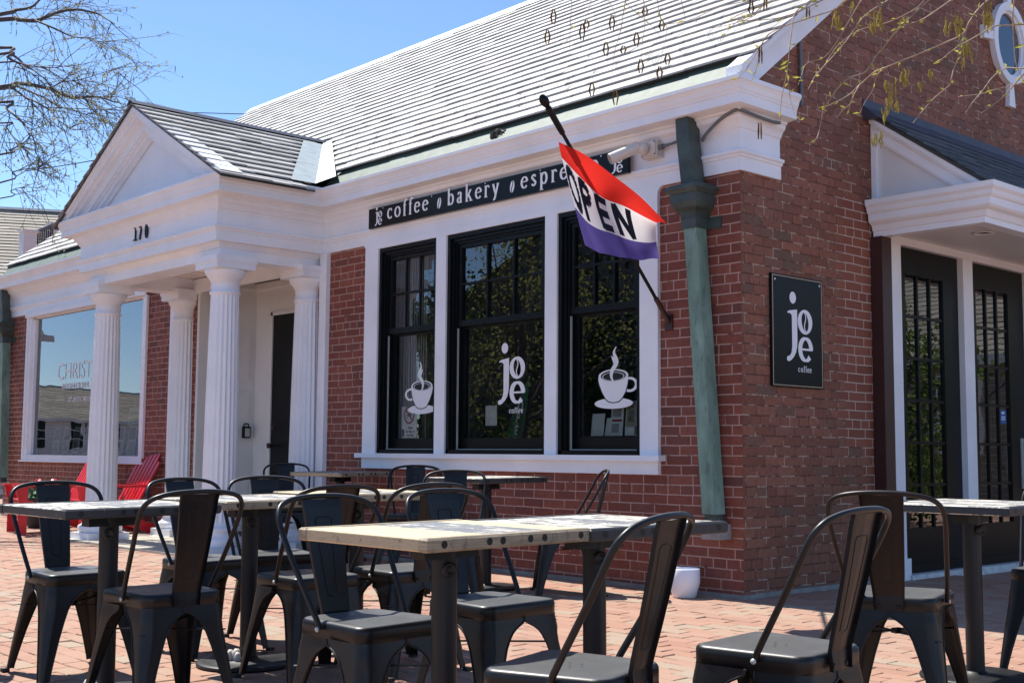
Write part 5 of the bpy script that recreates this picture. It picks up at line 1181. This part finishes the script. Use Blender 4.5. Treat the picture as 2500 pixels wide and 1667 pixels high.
for (x,y,h_) in((190,390,130),(185,1010,130),(230,0,90),(580,60,90),(115,0,80)):
    for s_ in(-9,9): p=atdist(*ZL(x+s_,y),3.35+s_*.01); q=atdist(*ZL(x+s_*1.4,y+h_),3.35); cats.tube([p,p.lerp(q,.5),q],[.0018,.0028,.0016],6)
wood.build('limbs',m_bark,nt_,off=off); fine.build('twigs',m_twig2,nt_,off=off); buds.build('yellow_catkins',m_ycat,nt_,off=off); cats.build('brown_catkins',m_catk,nt_,off=off); lv.build('leaves',m_yel,nt_,off=off)
# ---------------------------------------------------------------- overhead wires
def wire(label,A,B,sag,rad):
    e=empty('overhead_wire',A,0,label,'cable'); m=MB(); n=24; A=Vector(A);B=Vector(B)
    m.tube([A.lerp(B,i/n)-Vector((0,0,sag*4*(i/n)*(1-i/n))) for i in range(n+1)],rad,6); m.build('cable',m_dark,e,off=A)
wire('thin overhead wire crossing the sky behind the porch gable',atdist(-250,245,30),atdist(1250,285,34),.12,.011)
wire('lower overhead wire rising toward the left slope of the porch gable',atdist(60,418,26),atdist(420,355,24),.03,.010)
# ================================================================ NEIGHBOUR HOUSE, FAR LEFT
m_clap=simple('white_clapboard',(.74,.74,.73),.6,.04,3)
def house(label,x,y,rz,w,d,h,rise,wall,roofm,name='neighbour_house',wins=True,expo=.16,detail=True):
    e=empty(name,(x,y,0),rz,label,'building'); m=MB()
    m.box(-w/2,w/2,-d/2,d/2,-.4,h); m.prism([(-d/2,h),(d/2,h),(0,h+rise)],lambda a,b,c:(c,a,b),-w/2,w/2); m.build('wall',wall,e)
    if detail:
        m=MB()
        for i in range(int(h/.14)): m.box(-w/2-.012,w/2+.012,-d/2-.012,d/2+.012,i*.14,i*.14+.012)
        m.build('clapboard_edges',m_camw,e)
    m=MB(); rr_=random.Random(int(x*7)); sl=math.hypot(d/2,rise)
    for sg in(-1,1):
        n=int((sl+.3)/expo)
        for i in range(n+1):
            t0=1.06-i*expo/sl; t1=max(t0-expo*1.2/sl,0); 
            if t0<=0: break
            X=-w/2-.25
            while X<w/2+.25:
                ww=rr_.uniform(.5,1.4); 
                ya,za=sg*d/2*t0,h+rise*(1-t0)+.03; yb,zb=sg*d/2*t1,h+rise*(1-t1)+.02; th=rr_.uniform(.012,.022)
                xb=min(X+ww,w/2+.25)
                m.add([(X,ya,za),(xb,ya,za),(xb,yb,zb),(X,yb,zb),(X,ya,za+th),(xb,ya,za+th),(xb,yb,zb+.003),(X,yb,zb+.003)],[(0,1,5,4),(4,5,6,7),(0,4,7,3),(1,2,6,5)]); X=xb+.004
    m.build('shingle_roof',roofm,e)
    m=MB(); m.box(-w/2-.25,w/2+.25,-.12,.12,h+rise+.0,h+rise+.06)
    for sg in(-1,1): m.box(-w/2-.28,w/2+.28,sg*(d/2*1.05)-.06,sg*(d/2*1.05)+.06,h-.16,h+.02)
    m.build('roof_trim',m_clap,e)
    if wins:
        for sg in(-1,1):
            nx=max(2,int(w/2.4))
            for i in range(nx):
                for z in ([1.0,3.6] if h>4.6 else [1.0]):
                    cx=-w/2+w*(i+.5)/nx; m=MB(); y0=sg*(d/2+.03)
                    m.box(cx-.5,cx+.5,y0-.02,y0+.02,z,z+1.5); q=m.build('window',m_clap,e)
                    m=MB()
                    for a in range(2):
                        for b in range(3): m.box(cx-.44+a*.45,cx-.01+a*.45,y0+sg*.022-.002,y0+sg*.022+.002,z+.07+b*.47,z+.50+b*.47)
                    m.build('pane',m_signblk,q)
    return e
nh=house('white neighbouring house with a broad weathered shingle roof at the far left',-25.5,6.2,R(62),22,9.0,3.9,3.1,m_clap,m_shingle,expo=.17)
bl=empty('balcony_rail',(-17.2,2.2,0),0,'white balcony posts with brown balusters in front of the far shingle roof','railing')
bal=[]
pA=atdist(68,585,23); pB=atdist(134,566,24.5)
for p,hh in((pA,.95),(pB,.75)):
    m=MB(); m.box(p.x-.11,p.x+.11,p.y-.11,p.y+.11,3.2,p.z+.12); m.box(p.x-.14,p.x+.14,p.y-.14,p.y+.14,p.z+.12,p.z+.16); m.build('post',m_clap,bl,off=bl.location)
m=MB(); a=atdist(74,572,23.1); b=atdist(131,548,24.4); m.tube([a,b],.035,6); m.tube([a-Vector((0,0,.75)),b-Vector((0,0,.75))],.03,6); m.build('rail',m_brown,bl,off=bl.location)
m=MB()
for i in range(11): p=a.lerp(b,(i+.5)/11); m.box(p.x-.012,p.x+.012,p.y-.012,p.y+.012,p.z-.78,p.z)
m.build('balusters',m_brown,bl,off=bl.location)
m=MB(); m.box(pA.x-1.2,pB.x+.6,pA.y-.3,pB.y+.6,3.0,a.z-.8); m.build('deck',m_clap,bl,off=bl.location)
m_hedge=leafm('hedge_leaf',(.05,.09,.025),(.16,.22,.06)); m_ever=leafm('evergreen_leaf',(.02,.045,.02),(.07,.11,.04)); m_ygl=leafm('young_leaf',(.30,.33,.09),(.55,.55,.2))
def leaftree(label,x,y,h,rad,mat,n,z0=.35,name='leafy_tree',seed=1,ls=.07,trunk=True,cat='tree'):
    e=empty(name,(x,y,gz(y)),0,label,cat); r=random.Random(seed); m=MB(); w=MB()
    if trunk:
        m2=MB(); m2.tube([(0,0,-.1),(.05,0,h*.35),(0,.05,h*.8)],[.11,.08,.03],8); m2.build('trunk',m_bark,e)
    cl=[(Vector((r.gauss(0,.42)*rad,r.gauss(0,.42)*rad,h*(z0+(1-z0)*r.random()))),r.uniform(.25,.5)*rad) for _ in range(16)]
    for c,q in cl:
        if trunk: w.tube([(0,0,h*.3),(c.x*.5,c.y*.5,(h*.3+c.z)/2),tuple(c)],[.03,.02,.01],5)
    for i in range(n):
        c,q=cl[r.randrange(len(cl))]; d=Vector((r.gauss(0,1),r.gauss(0,1),r.gauss(0,1))).normalized()*q*(r.random()**.4)
        leafquad(m,c+d,Vector((r.gauss(0,1),r.gauss(0,1),r.gauss(0,1))),ls*r.uniform(.6,1.4),ls*.4,r)
    if trunk: w.build('branches',m_bark,e)
    m.build('foliage',mat,e); return e
# what stands across the street and round the corner, mirrored in the panes
leaftree('young green tree across the patio mirrored in the shop windows',-9.8,-6.9,4.8,2.1,m_ygl,4200,.2,seed=3,ls=.06)
leaftree('second young tree farther along the street mirrored in the middle window',-8.2,-10.5,5.0,2.2,m_ygl,4500,.15,seed=5,ls=.06)
leaftree('dark evergreen beyond the young trees',-14.5,-12.5,7.5,3.0,m_ever,9000,.08,seed=8,ls=.12)
leaftree('wide dark evergreen nearest the grey shingled house',-9.5,-15.5,7.0,3.2,m_ever,9000,.08,seed=9,ls=.12)
leaftree('tall dark evergreen behind the left bare tree',-19.5,-10,6.0,2.6,m_ever,8000,.08,seed=10,ls=.12)
house('grey shingled house across the street behind the patio',-21,-20,R(45),18,8,3.6,3.4,m_room,m_shingle,expo=.2)
house('white house across the street mirrored in the gallery window',-64,-25,R(72),26,8,2.6,1.8,m_clap,m_shingle,expo=.25)
for i,(x,y,h_,q) in enumerate(((4.2,9.5,2.6,1.3),(6.4,11.5,3.2,1.6),(3.0,13.5,4.4,1.9),(8.8,9.8,2.4,1.3))):
    leaftree(['round green shrub mirrored in the first side door','broad green shrub beside the parking lot','taller green tree beyond the shrubs','low green shrub farthest from the side doors'][i],x,y,h_,q,m_hedge,5000,.1,'shrub' if i!=2 else 'leafy_tree',20+i,.08,True,'shrub' if i!=2 else 'tree')
house('brown shingled cottage beyond the side doors',8,19,R(10),12,7,2.8,2.6,m_shingle,m_shingle,expo=.2)
